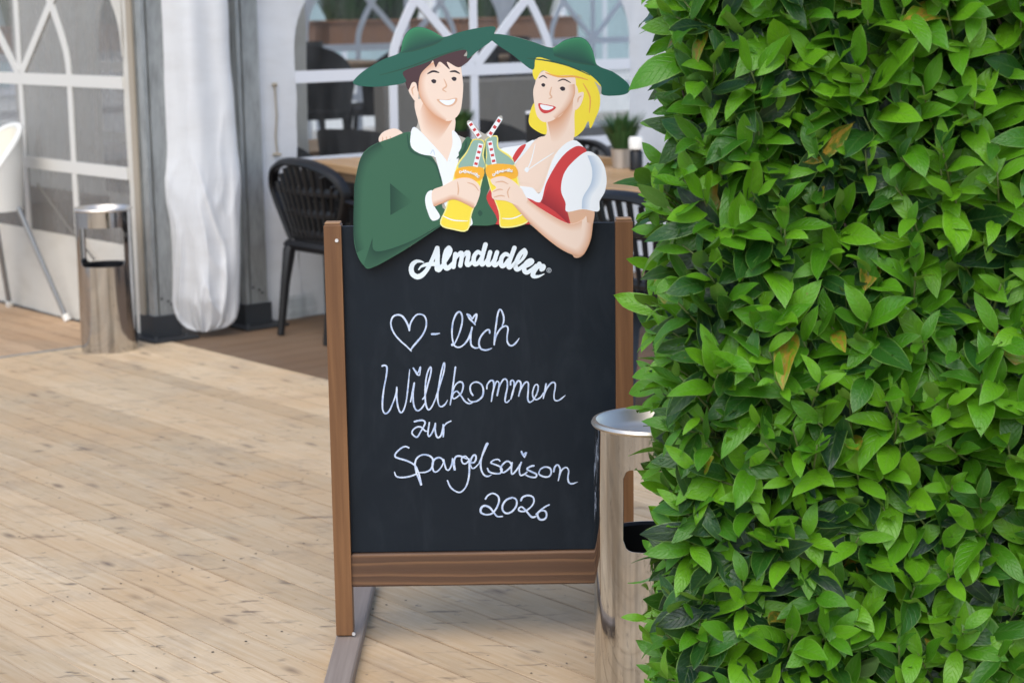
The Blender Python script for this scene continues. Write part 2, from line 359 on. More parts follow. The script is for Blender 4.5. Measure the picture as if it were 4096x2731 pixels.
# ------------------------------------------------------------------ ground and decks
g = MB(); g.add([(-60, -60, -.09), (60, -60, -.09), (60, 60, -.09), (-60, 60, -.09)], [(0, 1, 2, 3)])
tag(g.build('ground', STONE), kind='structure')
def plank_mesh(name, L, wd, th=.028, bev=.0012):
    m = MB(); h = wd/2
    prof = [(-h, -th), (-h, -bev), (-h+bev, 0), (h-bev, 0), (h, -bev), (h, -th)]
    P = [(x, y, z) for x in (0, L) for (y, z) in prof]
    Fs = [(i, i+1, 7+i, 6+i) for i in range(5)] + [(5, 4, 3, 2, 1, 0), (6, 7, 8, 9, 10, 11)]
    m.add(P, Fs)
    me = bpy.data.meshes.new(name); me.from_pydata(m.v, [], m.f); me.update(); return me
def deck(name, matl, u0, u1, v0, v1, pitch, along='u', z=0.0, grp=5, gap=.0012, biggap=.0062):
    d = MB(); a = [uv(u0, v0), uv(u1, v0), uv(u1, v1), uv(u0, v1)]
    d.add([(p.x, p.y, z-.035) for p in a], [(0, 1, 2, 3)])
    o = d.build(name, SUBF); tag(o, kind='structure')
    span = (v1-v0) if along == 'u' else (u1-u0); L = (u1-u0) if along == 'u' else (v1-v0)
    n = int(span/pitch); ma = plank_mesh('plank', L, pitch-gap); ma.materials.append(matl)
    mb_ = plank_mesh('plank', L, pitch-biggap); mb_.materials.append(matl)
    for i in range(n):
        p = bpy.data.objects.new('plank', mb_ if i % grp == 0 else ma); COL.objects.link(p); p.parent = o
        c = pitch*(i+.5); zz = z+random.uniform(-.0009, .0009)
        if along == 'u':
            p.location = uv(u0, v1-c, zz); p.rotation_euler = (random.uniform(-.004, .004), 0, UANG)
        else:
            p.location = uv(u0+c, v0, zz); p.rotation_euler = (random.uniform(-.004, .004), 0, UANG+math.pi/2)
    return o
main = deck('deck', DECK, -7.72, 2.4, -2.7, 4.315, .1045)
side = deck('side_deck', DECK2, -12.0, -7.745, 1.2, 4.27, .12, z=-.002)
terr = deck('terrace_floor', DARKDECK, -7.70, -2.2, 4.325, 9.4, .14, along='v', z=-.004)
m = MB(); m.box(uv(-7.7325, 1.8, -.006), (.02, 5.0, .016), Matrix.Rotation(UANG, 3, 'Z'))
tag(m.build('joint_strip', ALU), kind='structure')
# screw heads along the joists of the pale deck
m = MB()
for ju in np.arange(-7.45, 2.2, .62):
    for i in range(67):
        vv = 4.315-.1045*(i+.5)
        if vv < 1.0: continue
        for dv in (-.027, .027):
            if random.random() < .25: continue
            c = uv(ju+random.uniform(-.012, .012), vv+dv+random.uniform(-.005, .005)); r = random.uniform(.0026, .0040)
            m.add([(c.x+r*math.cos(a), c.y+r*math.sin(a), .0016) for a in np.linspace(0, 2*math.pi, 7)[:-1]], [(0, 1, 2, 3, 4, 5)])
o = m.build('screw_heads', mat('screw hole', (.03, .025, .022), .8), main); tag(o, kind='stuff')

# ------------------------------------------------------------------ tent
def strip(mb, pts, wd, org, dr, nrm, th=.006, off=.006):
    """a flat bar along (s,z) points on a vertical wall, standing proud of it on both sides"""
    P = []; n = len(pts)
    for i, (s0, z0) in enumerate(pts):
        a = pts[max(i-1, 0)]; b = pts[min(i+1, n-1)]; tx, tz = b[0]-a[0], b[1]-a[1]; L = math.hypot(tx, tz); nx, nz = -tz/L*wd/2, tx/L*wd/2
        for sg in (1, -1):
            for o in (off, -off):
                P.append(org + dr*(s0+nx*sg) + Vector((0, 0, z0+nz*sg)) + nrm*o)
    Fs = []
    for i in range(n-1):
        k = i*4
        Fs += [(k, k+2, k+6, k+4), (k+1, k+5, k+7, k+3), (k, k+4, k+5, k+1), (k+2, k+3, k+7, k+6)]
    Fs += [(0, 1, 3, 2), (4*n-4, 4*n-2, 4*n-1, 4*n-3)]
    mb.add(P, Fs)
def tent_wall(name, org, dr, nrm, s0, s1, wins, fab, bar, pane, top=2.35, zb=.42, seed=0, wave=.008):
    """org+dr*s, outward normal nrm; wins = list of (centre, half width)"""
    t = empty(name, org)
    L = lambda s, z, o=0.0: dr*s + Vector((0, 0, z)) + nrm*o
    def cloth(a, b, z0, z1, part, fold=0.0):
        m = MB()
        def fn(i, j):
            s = a+(b-a)*i; z = z0+(z1-z0)*j
            d = noise.noise(Vector((s*3.1+seed, z*2.0, seed)))*wave + noise.noise(Vector((s*9+z*5+seed, z*3-s*2, 4.0)))*wave*.6
            d += fold*(1-j)*math.sin((s*7+z*3))*.4*wave
            e = 0.0
            if i in (0, 1) and (b-a) < .6: e = noise.noise(Vector((z*5, seed, i*7)))*.008
            return L(s+e, z, d)
        m.grid(fn, max(6, int((b-a)/.04)), max(6, int((z1-z0)/.05)))
        return m.build(part, fab, t, smooth='all')
    xs = [s0]
    for (c, h) in wins: xs += [c-h, c+h]
    xs.append(s1)
    for k in range(0, len(xs), 2): cloth(xs[k], xs[k+1], 0.0, top, 'fabric_panel', 1.0)
    for (c, h) in wins:
        cloth(c-h, c+h, 0.0, zb, 'skirt', 3.0)
        cloth(c-h, c+h, 2.02, top, 'valance')
        m = MB(); m.grid(lambda i, j: L(c-h+2*h*i, zb+(2.02-zb)*j, noise.noise(Vector((i*4+seed, j*3, 1)))*.006), 16, 12)
        m.build('pane', pane, t, smooth='all')
        O = Vector((0, 0, 0)); B = .047
        def one(part, pts, wd=B, off=.006):
            m = MB(); strip(m, pts, wd, O, dr, nrm, off=off); m.build(part, bar, t)
        one('mullion', [(c, zb), (c, 2.02)])
        for z in (.76, 1.18): one('glazing_bar', [(c-h, z), (c+h, z)], .058, .0075)
        for sg in (1, -1):
            one('mullion', [(c+sg*.53, zb), (c+sg*.53, 1.18)], B, .0062)
            arc = [(c+sg*p.x, p.y) for p in spline([(.53, 1.18, 0), (.51, 1.32, 0), (.39, 1.53, 0), (.22, 1.74, 0), (.0, 1.95, 0)], 4)]
            one('arch_bar', arc, B, .0066)
            one('arch_bar', [(c, 1.19), (c+sg*.37, 1.545), (c+sg*.8, 1.95)], B, .0070)
            # curved corner of the opening
            m = MB(); cv = spline([(h, 1.30, 0), (h-.03, 1.46, 0), (h-.14, 1.64, 0), (h-.4, 2.02, 0)], 4)
            P = []
            for p in cv: P += [L(c+sg*p.x, p.y, .003), L(c+sg*(h+.01), p.y, .003)]
            m.add(P, [(2*i, 2*i+1, 2*i+3, 2*i+2) for i in range(len(cv)-1)]); m.build('arch_corner', fab, t)
    return t
tl = tent_wall('tent_wall', uv(0, 4.29), UA, -VA, -10.9, -7.765, [(-8.90, 1.06)], PVCW, BARC, PANE_L, seed=3)
tag(tl, 'cream tent side wall with arched hazy windows behind the high chair', 'tent wall', 'tent walls')
tr_ = tent_wall('tent_wall', uv(-7.69, 0), VA, UA, 4.90, 9.6, [(6.258, 1.125)], PVC, BARW, PANE_R, seed=9, wave=.022)
tag(tr_, 'white tent front wall with arched clear window behind the couple cutout', 'tent wall', 'tent walls')
ti = tent_wall('tent_wall', uv(0, 5.55), UA, -VA, -11.6, -8.2, [(-9.37, 1.06)], PVCW, BARC, PANE_L, seed=5)  # added wall: its bars stand in for a reflection in the left pane
tag(ti, 'added vinyl wall with arched bars imitating a reflection in the left tent window', 'tent wall', 'tent walls')
far = tent_wall('tent_wall', uv(-13.2, 0), VA, UA, 4.4, 13.4, [(5.6, 1.04), (7.8, 1.04), (10.0, 1.04), (12.2, 1.04)], PVCB, BARW, PANE_R, seed=15)
tag(far, 'white back wall of the tent with bright windows beyond the dark chairs', 'tent wall', 'tent walls')
m = MB()
rp = [uv(-7.55, 4.1, 2.36), uv(-7.55, 12.5, 2.36), uv(-10.4, 12.5, 3.5), uv(-10.4, 4.1, 3.5), uv(-13.35, 12.5, 2.36), uv(-13.35, 4.1, 2.36)]
rp2 = [p+Vector((0, 0, .012)) for p in rp]
m.add(rp, [(0, 3, 2, 1), (3, 5, 4, 2)]); m.add(rp2, [(0, 1, 2, 3), (3, 2, 4, 5)])
tag(m.build('tent_roof', ROOF), 'white vinyl pitched roof over the tent behind the sign', 'tent roof')
def tent_post(u0, v0, label, back=True):
    t = empty('tent_post', uv(u0+.06, v0+.06, 0), UANG)
    m = MB(); h = .06; gq = .012; dq = .014
    prof = [(-h, -h), (-gq, -h), (-gq, -h+dq), (gq, -h+dq), (gq, -h), (h, -h), (h, -h+.018), (h-dq, -h+.018), (h-dq, -h+.030), (h, -h+.030), (h, h), (-h, h)]
    n = len(prof); P = [(x, y, z) for z in (.02, 2.45) for (x, y) in prof]
    m.add(P, [(i, (i+1) % n, n+(i+1) % n, n+i) for i in range(n)] + [tuple(range(n-1, -1, -1)), tuple(range(n, 2*n))])
    m.build('profile', ALU, t)
    m = MB(); m.box((0, 0, .006), (.30, .24, .012)); m.build('base_plate', IRON, t)
    m = MB(); m.box((.066, 0, .062), (.010, .15, .10), bev=.002); m.box((0, -.066, .062), (.12, .010, .10), bev=.002); m.build('foot_bracket', IRON, t)
    for (dx, dy) in ((.10, .08), (.10, -.08), (-.10, -.09)):
        m = MB(); m.lathe([(0, .022), (.009, .022), (.011, .012)], 6, (dx, dy, 0)); m.build('bolt', IRON, t)
    for (dy, z) in ((-.02, .19), (.015, .175), (.03, .16)):
        m = MB(); m.tube([(.0595, dy, z), (.0625, dy, z)], .006, 8); m.build('bolt_hole', IRON, t)
    return tag(t, label, 'tent post', 'aluminium tent posts')
tp = tent_post(-7.75, 4.275, 'grey aluminium tent corner post left of the gathered curtain')
m = MB(); m.box((-.035, -.0655, 1.2), (.045, .010, 2.36)); m.build('edge_profile', ALUB, tp)
tent_post(-7.75, 4.775, 'grey aluminium tent post between gathered curtain and white wall')

# gathered white curtain hanging between the posts
ce = uv(-7.555, 4.565)+Vector((-.078, 0, 0))
cu = empty('tent_curtain', ce)
tag(cu, 'gathered white vinyl curtain hanging bunched between two grey tent posts', 'curtain')
prof = [(2.3, -.15, .15), (1.53, -.165, .185), (1.1, -.165, .19), (.9, -.165, .20), (.72, -.18, .205), (.5, -.145, .20), (.3, -.145, .197), (.16, -.135, .19), (.08, -.115, .178), (.045, -.085, .145), (.028, -.03, .08)]
cx = ce.x
def cw(z):
    for (a, b) in zip(prof[:-1], prof[1:]):
        if b[0] <= z <= a[0]:
            t = (z-b[0])/(a[0]-b[0]); t = t*t*(3-2*t) if z > .3 else t
            return b[1]+(a[1]-b[1])*t, b[2]+(a[2]-b[2])*t
    return prof[-1][1:]
def curt(i, j):
    z = 2.3*(1-j) + .028*j if j < .82 else (2.3*.18+.028*.82)*(1-((j-.82)/.18)**.75)+.028*((j-.82)/.18)**.75
    l, r = cw(z); s = i*2-1; x = (l+r)/2+s*(r-l)/2
    d = .095*math.sqrt(max(0, 1-s*s*.96))*min(1, .45+z*3)
    low = max(0, 1-z/1.25)
    f = .010*math.sin(s*6+.6+z*.3+noise.noise(Vector((s,z,1))))*(1-s*s)*(1-.6*low)
    def cr_(v): return (1-abs(noise.noise(v))*2.0)**3
    n1 = noise.noise(Vector((s*1.4, z*1.3+s*.8, 3.3))); n3 = cr_(Vector((s*1.3-z*1.6, z*1.7+s*1.5, 5.5))); n4 = cr_(Vector((s*1.1+z*2.1, z*2.2-s*1.2, 11.5))); n5 = cr_(Vector((s*3+z*2, z*5-s*3, 2.5)))
    d += f + (.010+.022*low)*n1 + low*(.026*max(0, n3)+.024*max(0, n4)) + (.1+low)*.006*max(0, n5) + .012*math.sin(s*4.2+1.0+.5*math.sin(z*1.7))*(1-s*s)
    ex = noise.noise(Vector((s*.5, z*4, 9)))*.010*abs(s)
    return Vector((x+ex, -d, z))
m = MB(); m.grid(curt, 72, 120); m.build('curtain_front', PVC, cu, smooth='all')
m = MB(); m.grid(lambda i, j: Vector((curt(i, j).x, .03*math.sin(i*9), curt(i, j).z)), 24, 40); m.build('curtain_back', PVC, cu, smooth='all')

# strap across the left wall, and small toggle cord on the white panel
m = MB(); a = on_y(90, 740, 9.35); b_ = on_y(345, 1040, 8.95)
fix = lambda p: p + VA*(4.255-p.dot(VA))
m.tube([fix(a), fix((a+b_)/2)+Vector((0, 0, -.01)), fix(b_)], .006, 6)
tag(m.build('guy_strap', mat('grey strap', (.16, .15, .13), .8)), 'thin dark strap running slantwise across the cream tent wall', 'strap')
m = MB(); p0 = uv(-7.675, 5.01)
m.tube([p0+Vector((0, 0, 1.14)), p0+Vector((.004, -.004, 1.0)), p0+Vector((-.004, -.003, .9)), p0+Vector((0, 0, .82))], .005, 6)
m.tube([p0+Vector((-.02, -.005, .815)), p0+Vector((.02, -.005, .815))], .008, 6); m.tube([p0+Vector((-.012, -.005, 1.15)), p0+Vector((.012, -.005, 1.15))], .010, 6)
tag(m.build('toggle_cord', ALUB), 'short beige toggle cord hanging on the white tent panel', 'cord')

# rolled clear sheet lying at the foot of the white panel
m = MB(); rr_ = Matrix.Rotation(UANG, 3, 'Z')
def coil(i, j):
    a = i*2*math.pi*2.2; r = .035+.035*i
    return uv(-7.60, 4.97+.16*j) + UA*(r*math.cos(a)) + Vector((0, 0, .075+r*math.sin(a)))
m.grid(coil, 60, 4); tag(m.build('rolled_sheet', PANE_R, smooth='all'), 'rolled clear plastic sheet lying at the foot of the white tent panel', 'plastic roll')

# ------------------------------------------------------------------ inside and beyond the tent
m = MB(); a = [uv(-13.2, 4.3, -.02), uv(-7.75, 4.3, -.02), uv(-7.75, 12.5, -.02), uv(-13.2, 12.5, -.02)]; m.add(a, [(0, 1, 2, 3)])
tag(m.build('tent_floor', mat('grey tent floor', (.16, .14, .12), .8)), kind='structure')
m = MB(); m.box(uv(-11.7, 8.4, .19), (2.6, 8.0, .40), Matrix.Rotation(UANG, 3, 'Z')); tag(m.build('raised_floor', mat('brown raised floor', (.16, .13, .10), .8)), kind='structure')

def wicker_chair(label, loc, rz, group='dark chairs inside the tent'):
    t = empty('tub_chair', loc, rz)
    m = MB()
    def back(i, j):
        a = rad(-100+200*i); edge = abs(i*2-1); hh = .88-.24*edge**3; z = .42+(hh-.42)*j
        r = .27+.05*j; return Vector((math.sin(a)*r, -math.cos(a)*r*.95+.02, z))
    m.grid(back, 18, 6); m.grid(lambda i, j: back(1-i, j)*.9+Vector((0, .0, .042)), 18, 6); m.build('backrest', WICKER, t, smooth='all')
    m = MB(); m.lathe([(0, .46), (.24, .455), (.27, .43), (.26, .38), (0, .37)], 20); m.build('seat', WICKER, t, smooth=True)
    for sx in (-1, 1):
        for sy in (-1, 1):
            m = MB(); m.tube([(sx*.17, sy*.17, .39), (sx*.22, sy*.21, 0)], [.02, .015], 6); m.build('leg', WICKER, t)
    return tag(t, label, 'chair', group)
def table(name, label, loc, rz, a, b, h, top, cat='table', group=None, th=.035):
    t = empty(name, loc, rz)
    n = max(3, int(round(b/.13))); wd = b/n
    for k in range(n):
        m = MB(); m.box((0, -b/2+wd*(k+.5), h-th/2), (a, wd-.003, th), bev=.003); m.build('board', top, t)
    m = MB(); m.box((0, 0, h-th-.03), (a-.2, b-.2, .055)); m.build('apron', top, t)
    for sx in (-1, 1):
        for sy in (-1, 1):
            m = MB(); m.box((sx*(a/2-.08), sy*(b/2-.08), (h-th)/2), (.05, .05, h-th-.002), bev=.004); m.build('leg', BLACKP, t)
    return tag(t, label, cat, group)
G = 'dark chairs inside the tent'
wl = 'black rounded tub chair inside the tent '
spots = [((-8.2, 5.42), 'just behind the left part of the window', 0, 0), ((-8.25, 6.0), 'behind the man\'s hat brim', 0, .3), ((-8.3, 7.05), 'behind the gap between the two figures', 0, -.2),
         ((-10.75, 7.3), 'on the raised floor at the left', .39, .5), ((-10.8, 7.9), 'on the raised floor behind the left table', .39, 2.4), ((-10.9, 8.7), 'on the raised floor behind the centre bar', .39, 1.0),
         ((-10.7, 9.4), 'on the raised floor behind the woman\'s hat', .39, -.5), ((-12.1, 8.0), 'on the raised floor near the back wall', .39, 2.0), ((-11.9, 9.9), 'on the raised floor at the far right', .39, 1.6), ((-12.2, 7.1), 'on the raised floor in the back left corner', .39, 0.4)]
first = None
for (p, lab, z, rz) in spots:
    if first is None: first = o = wicker_chair(wl+lab, uv(*p, z), UANG+rz)
    else:
        o = copy_tree(first); o.location = uv(*p, z); o.rotation_euler = (0, 0, UANG+rz); o['label'] = wl+lab
ti1 = table('dining_table', 'pale table inside the tent behind the man\'s shoulder', uv(-8.95, 6.1), UANG, .8, 1.2, .74, TABLEW, group='tables inside the tent')
for (p, z, lab) in (((-11.3, 7.7), .39, 'pale table on the raised tent floor behind the left chairs'), ((-11.4, 9.3), .39, 'pale table on the raised tent floor behind the woman')):
    o = copy_tree(ti1); o.location = uv(*p, z); o['label'] = lab
bn = empty('upholstered_bench', uv(-9.2, 7.6), UANG); tag(bn, 'beige upholstered bench inside the tent between the two figures', 'bench')
m = MB(); m.box((0, 0, .23), (.5, 1.3, .42), bev=.02); m.build('seat', BEIGE, bn)
m = MB(); m.box((-.28, 0, .55), (.10, 1.3, 1.0), bev=.02); m.build('backrest', BEIGE, bn)
def tuft(mb, c, n, h, spread, wl=.012):
    for k in range(n):
        a = random.uniform(0, 6.28); s = random.random()**.5*spread; b = c+Vector((math.cos(a)*s*.3, math.sin(a)*s*.3, 0))
        tip = c+Vector((math.cos(a)*s*1.3, math.sin(a)*s*1.3, h*random.uniform(.6, 1.0))); md = (b+tip)/2+Vector((0, 0, h*.15))
        sd_ = Vector((-math.sin(a), math.cos(a), 0))*wl
        mb.add([b-sd_*.5, b+sd_*.5, md+sd_, md-sd_, tip], [(0, 1, 2, 3), (3, 2, 4)])
PG = 'planter boxes beyond the tent'
for k, (pv, lab) in enumerate(((7.2, 'terracotta planter box with greenery beyond the tent at the left'), (9.0, 'terracotta planter box with greenery behind the man\'s hat'), (10.35, 'terracotta planter box with greenery behind the woman\'s hat'), (12.0, 'terracotta planter box with greenery far right beyond the tent'))):
    t = empty('planter_box', uv(-14.2, pv), UANG); tag(t, lab, 'planter', PG)
    m = MB(); m.box((0, 0, 1.27), (.36, 1.5, .24), bev=.01); m.build('box', TERRA, t)
    m = MB(); m.box((0, 0, 1.395), (.40, 1.55, .02), bev=.004); m.build('rim', TERRA, t)
    m = MB()
    for i in range(14): tuft(m, Vector((random.uniform(-.12, .12), random.uniform(-.5, .5), 1.38)), 26, random.uniform(.25, .5), .2, .016)
    m.build('greenery', GRASSY, t)
    for sy in (-.6, .6):
        m = MB(); m.box((0, sy, .57), (.06, .06, 1.15)); m.build('leg', BARW, t)
# pale building beyond
bd = empty('pale_building', uv(-21, 10), UANG); tag(bd, 'pale rendered building seen far beyond the tent windows', 'building')
m = MB(); m.box((-2, 0, 2.9), (4, 22, 6), None); m.build('wall', WALLP, bd)
for y in np.arange(-9.6, 9.7, 2.4):
    m = MB(); m.box((.015, y, 1.7), (.06, 1.7, 2.3)); f = m.build('window', BARW, bd)
    m = MB(); m.box((.05, y-.41, 1.7), (.02, .72, 2.1)); m.build('pane', GLASSD, f); m = MB(); m.box((.05, y+.41, 1.7), (.02, .72, 2.1)); m.build('pane', GLASSD, f)
m = MB(); m.box((-2, 0, 6.0), (4.6, 22.6, .25)); m.build('roof', TERRA, bd)

# ------------------------------------------------------------------ furniture on the terrace
def garden_chair(label, loc, rz):
    """black fan-back plastic armchair; local +Y is forward"""
    t = empty('garden_chair', loc, rz)
    tag(t, label, 'chair', 'black plastic garden chairs on the terrace')
    def bk(x, z):                                   # back surface: leans back, curves round
        z = .42+(z-.42)*.845
        k = (z-.42)/.45; return Vector((x, -.19-.10*k+.38*x*x*(1+k*.4), z))
    rim = spline([(.165, 0, .42), (.215, 0, .55), (.268, 0, .67), (.287, 0, .755), (.235, 0, .835), (.12, 0, .885), (0, 0, .895), (-.12, 0, .885), (-.235, 0, .835), (-.287, 0, .755), (-.268, 0, .67), (-.215, 0, .55), (-.165, 0, .42)], 5)
    m = MB(); m.tube([bk(p.x, p.z) for p in rim], .030, 8, flat=(1, .6)); m.build('back_rim', BLACKP, t, smooth=True)
    for k in range(-4, 5):
        x0 = k*.036; x1 = k*.055; top = .885-.035*(abs(k)/4)**2*3.2
        m = MB(); m.tube([bk(x0, .42), bk((x0+x1)/2, .6), bk(x1, top)], [.012, .0135, .0165], 6, flat=(1, .5)); m.build('slat', BLACKP, t)
    for z, hw in ((.50, .17), (.615, .205), (.735, .25)):
        m = MB(); m.tube([bk(x, z) for x in np.linspace(-hw, hw, 9)], .017, 6, flat=(.5, 1.2)); m.build('cross_band', BLACKP, t)
    # solid lower shell, seat with rolled edge
    m = MB()
    m.grid(lambda i, j: bk((i*2-1)*(.17+.06*j), .40+.07*j)+Vector((0, .012, 0)), 12, 3); m.grid(lambda i, j: bk((1-i*2)*(.17+.06*j), .40+.07*j)-Vector((0, .012, 0)), 12, 3)
    m.build('lower_shell', BLACKP, t, smooth='all')
    m = MB(); sh = [(.20, -.22), (.25, -.05), (.265, .15), (.25, .24), (.1, .275), (-.1, .275), (-.25, .24), (-.265, .15), (-.25, -.05), (-.20, -.22)]
    P = [(x, y, z) for z in (.445, .425, .40) for (x, y) in sh]; n = len(sh); P = [(x*(.98 if z != .425 else 1.03), y*(.98 if z != .425 else 1.03), z) for (x, y, z) in P]
    m.add(P, [tuple(range(n))] + [(k*n+i, (k+1)*n+i, (k+1)*n+(i+1) % n, k*n+(i+1) % n) for k in range(2) for i in range(n)] + [tuple(range(3*n-1, 2*n-1, -1))])
    m.build('seat', BLACKP, t, smooth=True)
    for sg in (1, -1):
        e = bk(sg*.272, .70)
        arm = spline([e, (sg*.312, -.12, .625), (sg*.325, .08, .61), (sg*.31, .22, .605), (sg*.29, .27, .575)], 4)
        m = MB(); m.tube(arm, .028, 8, flat=(1.2, .6)); m.build('armrest', BLACKP, t, smooth=True)
        m = MB(); m.tube([(sg*.295, .25, .59), (sg*.27, .235, .42), (sg*.285, .27, 0)], [.022, .027, .017], 8); m.build('leg', BLACKP, t, smooth=True)
        m = MB(); m.tube([bk(sg*.165, .45), (sg*.18, -.21, .40), (sg*.185, -.235, .25), (sg*.187, -.27, 0)], [.02, .030, .022, .017], 8); m.build('leg', BLACKP, t, smooth=True)
    return t
# rear legs stand at the measured spots, the chair faces the tables (+V)
gc = garden_chair('black fan-back garden chair left of the sign, by the white tent wall', Vector((-.965, 8.54, 0))+VA*.27, math.atan2(VA.y, VA.x)-math.pi/2)
for (px, py, lab, rz) in ((2480, 1665, 'black fan-back garden chair half hidden behind the right post of the sign', 0.0), ):
    o = copy_tree(gc); p = on_z(px, py); o.location = p+VA*.27; o['label'] = lab; o.rotation_euler[2] += rz
o = copy_tree(gc); o.location = uv(-7.05, 5.22)+VA*.95; o.rotation_euler = (0, 0, math.atan2(VA.y, VA.x)+math.pi/2); o['label'] = 'black garden chair on the far side of the wooden table behind the man'
e1 = Vector((.50, -.87, 0)).normalized(); e2 = Vector((-e1.y, e1.x, 0))
cn = on_z(1220, 640, .785)
t1 = table('dining_table', 'wooden dining table behind the man in the green jacket', cn+e1*.42+e2*.62-Vector((0, 0, .785)), math.atan2(e1.y, e1.x), .84, 1.24, .785, TABLEW, group='wooden tables on the terrace')
# second table on a scrolled iron base
cn2 = on_z(2422, 752, .75)
t2 = empty('scroll_table', Vector((cn2.x, cn2.y, 0))+VA*.42-UA*.25, UANG); tag(t2, 'wooden table on scrolled iron base behind the woman and hedge', 'table', 'wooden tables on the terrace')
for k in range(6):
    m = MB(); m.box((0, -.42+.14*(k+.5), .732), (1.3, .137, .036), bev=.004); m.build('board', TABLEW, t2)
for sx in (-1, 1):
    m = MB()
    for sg in (-1, 1):
        sp_ = [(sx*.42, sg*(.16+.12*math.cos(a)*(1-a/16)), .40+.13*math.sin(a)*(1-a/16)) for a in np.linspace(0, 9.5, 34)]
        m.tube(sp_, .011, 6)
        m.tube([(sx*.42, sg*.02, .70), (sx*.42, sg*.05, .40), (sx*.42, sg*.20, .12), (sx*.42, sg*.30, 0)], .015, 6)
    m.box((sx*.42, 0, .695), (.04, .6, .03)); m.build('iron_leg', BLACKP, t2)
m = MB(); m.tube([(-.42, 0, .38), (.42, 0, .38)], .012, 6); m.build('stretcher', BLACKP, t2)
# potted plant and mill on it
pp = on_z(2487, 672, .75)
t = empty('potted_plant', pp); tag(t, 'grassy green plant in a tin pot on the right wooden table', 'potted plant')
m = MB(); m.lathe([(0, .001), (.042, .001), (.052, .09), (.055, .092), (.049, .09), (.047, .075), (0, .075)], 24); m.build('pot', TIN, t, smooth=True)
m = MB(); tuft(m, Vector((0, 0, .07)), 260, .21, .11, .004); m.build('leaves', GRASSY, t)
pm = on_z(2545, 682, .75)
t = empty('pepper_mill', pm); tag(t, 'dark glass mill with white cap beside the tin plant pot', 'pepper mill')
m = MB(); m.lathe([(0, .001), (.03, .001), (.03, .085), (.022, .095), (0, .095)], 20); m.build('body', BLACKP, t, smooth=True)
m = MB(); m.lathe([(.022, .096), (.035, .10), (.036, .145), (.03, .155), (0, .155)], 20); m.build('cap', WHITEP, t, smooth=True)
pl = on_z(2085, 590, .785)
t = empty('menu_holder', pl+VA*.1); tag(t, 'small black menu holder standing on table between the figures', 'menu holder')
m = MB(); m.box((0, 0, .09), (.10, .06, .16), bev=.004); m.build('body', BLACKP, t); m = MB(); m.box((0, 0, .176), (.10, .05, .012)); m.build('cap', BARW, t)
pq = on_z(1840, 600, .785)
t = empty('potted_plant', pq); tag(t, 'green plant in a dark pot on table behind the straws', 'potted plant')
m = MB(); m.lathe([(0, .001), (.045, .001), (.055, .10), (.05, .10), (.045, .085), (0, .085)], 20); m.build('pot', BLACKP, t, smooth=True)
m = MB(); tuft(m, Vector((0, 0, .08)), 160, .14, .08, .006); m.build('leaves', GRASSY, t)
# navy plastic stool right of the sign
ps = on_z(2640, 1640)
st_ = empty('plastic_stool', Vector((ps.x, ps.y+.22, 0)), .15); tag(st_, 'dark navy plastic stool with broad legs between sign and hedge', 'stool')
m = MB(); m.box((0, 0, .425), (.36, .34, .05), bev=.015); m.build('seat', NAVY, st_)
for sx in (-1, 1):
    for sy in (-1, 1):
        m = MB(); P = []
        for (z, o_, wd) in ((0, .165, .045), (.30, .15, .055), (.40, .145, .13)):
            P += [(sx*o_, sy*o_, z), (sx*(o_-wd), sy*o_, z), (sx*(o_-.03-wd*.3), sy*(o_-.03-wd*.3), z), (sx*o_, sy*(o_-wd), z)]
        m.add(P, [(k*4+i, k*4+(i+1) % 4, k*4+4+(i+1) % 4, k*4+4+i) for k in range(2) for i in range(4)]+[(3, 2, 1, 0), (8, 9, 10, 11)]); m.build('leg', NAVY, st_)

# white high chair, cut by the left edge of the frame
p1 = on_z(240, 1285); p2 = on_z(65, 1222)
hc = empty('high_chair', (p1+p2)/2 - VA*.29, UANG); tag(hc, 'white plastic high chair with grey tube legs by cream tent wall', 'high chair')
L_ = (p1-p2).length/2
for sx in (-1, 1):
    for sy in (-1, 1):
        m = MB(); m.tube([(sx*.145, sy*.15, .56), (sx*L_, sy*.29, .01)], .0135, 10); lg = m.build('leg', TUBEG, hc, smooth=True)
        m = MB(); m.tube([(sx*(L_-.01), sy*.285, .03), (sx*(L_+.004), sy*.293, 0)], .019, 10); m.build('foot_cap', WHITEP, lg, smooth=True)
m = MB()
def shell(i, j, k=1.0):                                      # the backrest stands on the wall side, open towards the deck
    a = rad(-118+236*i); hh = .955-.27*abs(i*2-1)**2.0; z = .545+(hh-.545)*j
    return Vector((-.165*k*math.sin(a)*(1+.10*j), .155*k*math.cos(a)*(1+.12*j)+.075, z))
m.grid(lambda i, j: shell(i, j), 24, 8); m.build('seat_shell', WHITEP, hc, smooth='all')
m = MB(); m.grid(lambda i, j: shell(1-i, j, .86), 24, 8); m.build('seat_lining', CREAMP, hc, smooth='all')
m = MB(); e = [shell(i/24, 1, .93) for i in range(25)]; m.tube(e, .016, 8); m.build('shell_rim', WHITEP, hc, smooth=True)
m = MB(); m.box((0, .03, .585), (.25, .27, .07), bev=.03); m.build('seat', WHITEP, hc)
m = MB(); m.box((0, -.19, .67), (.40, .20, .025), bev=.01); m.build('tray', WHITEP, hc)

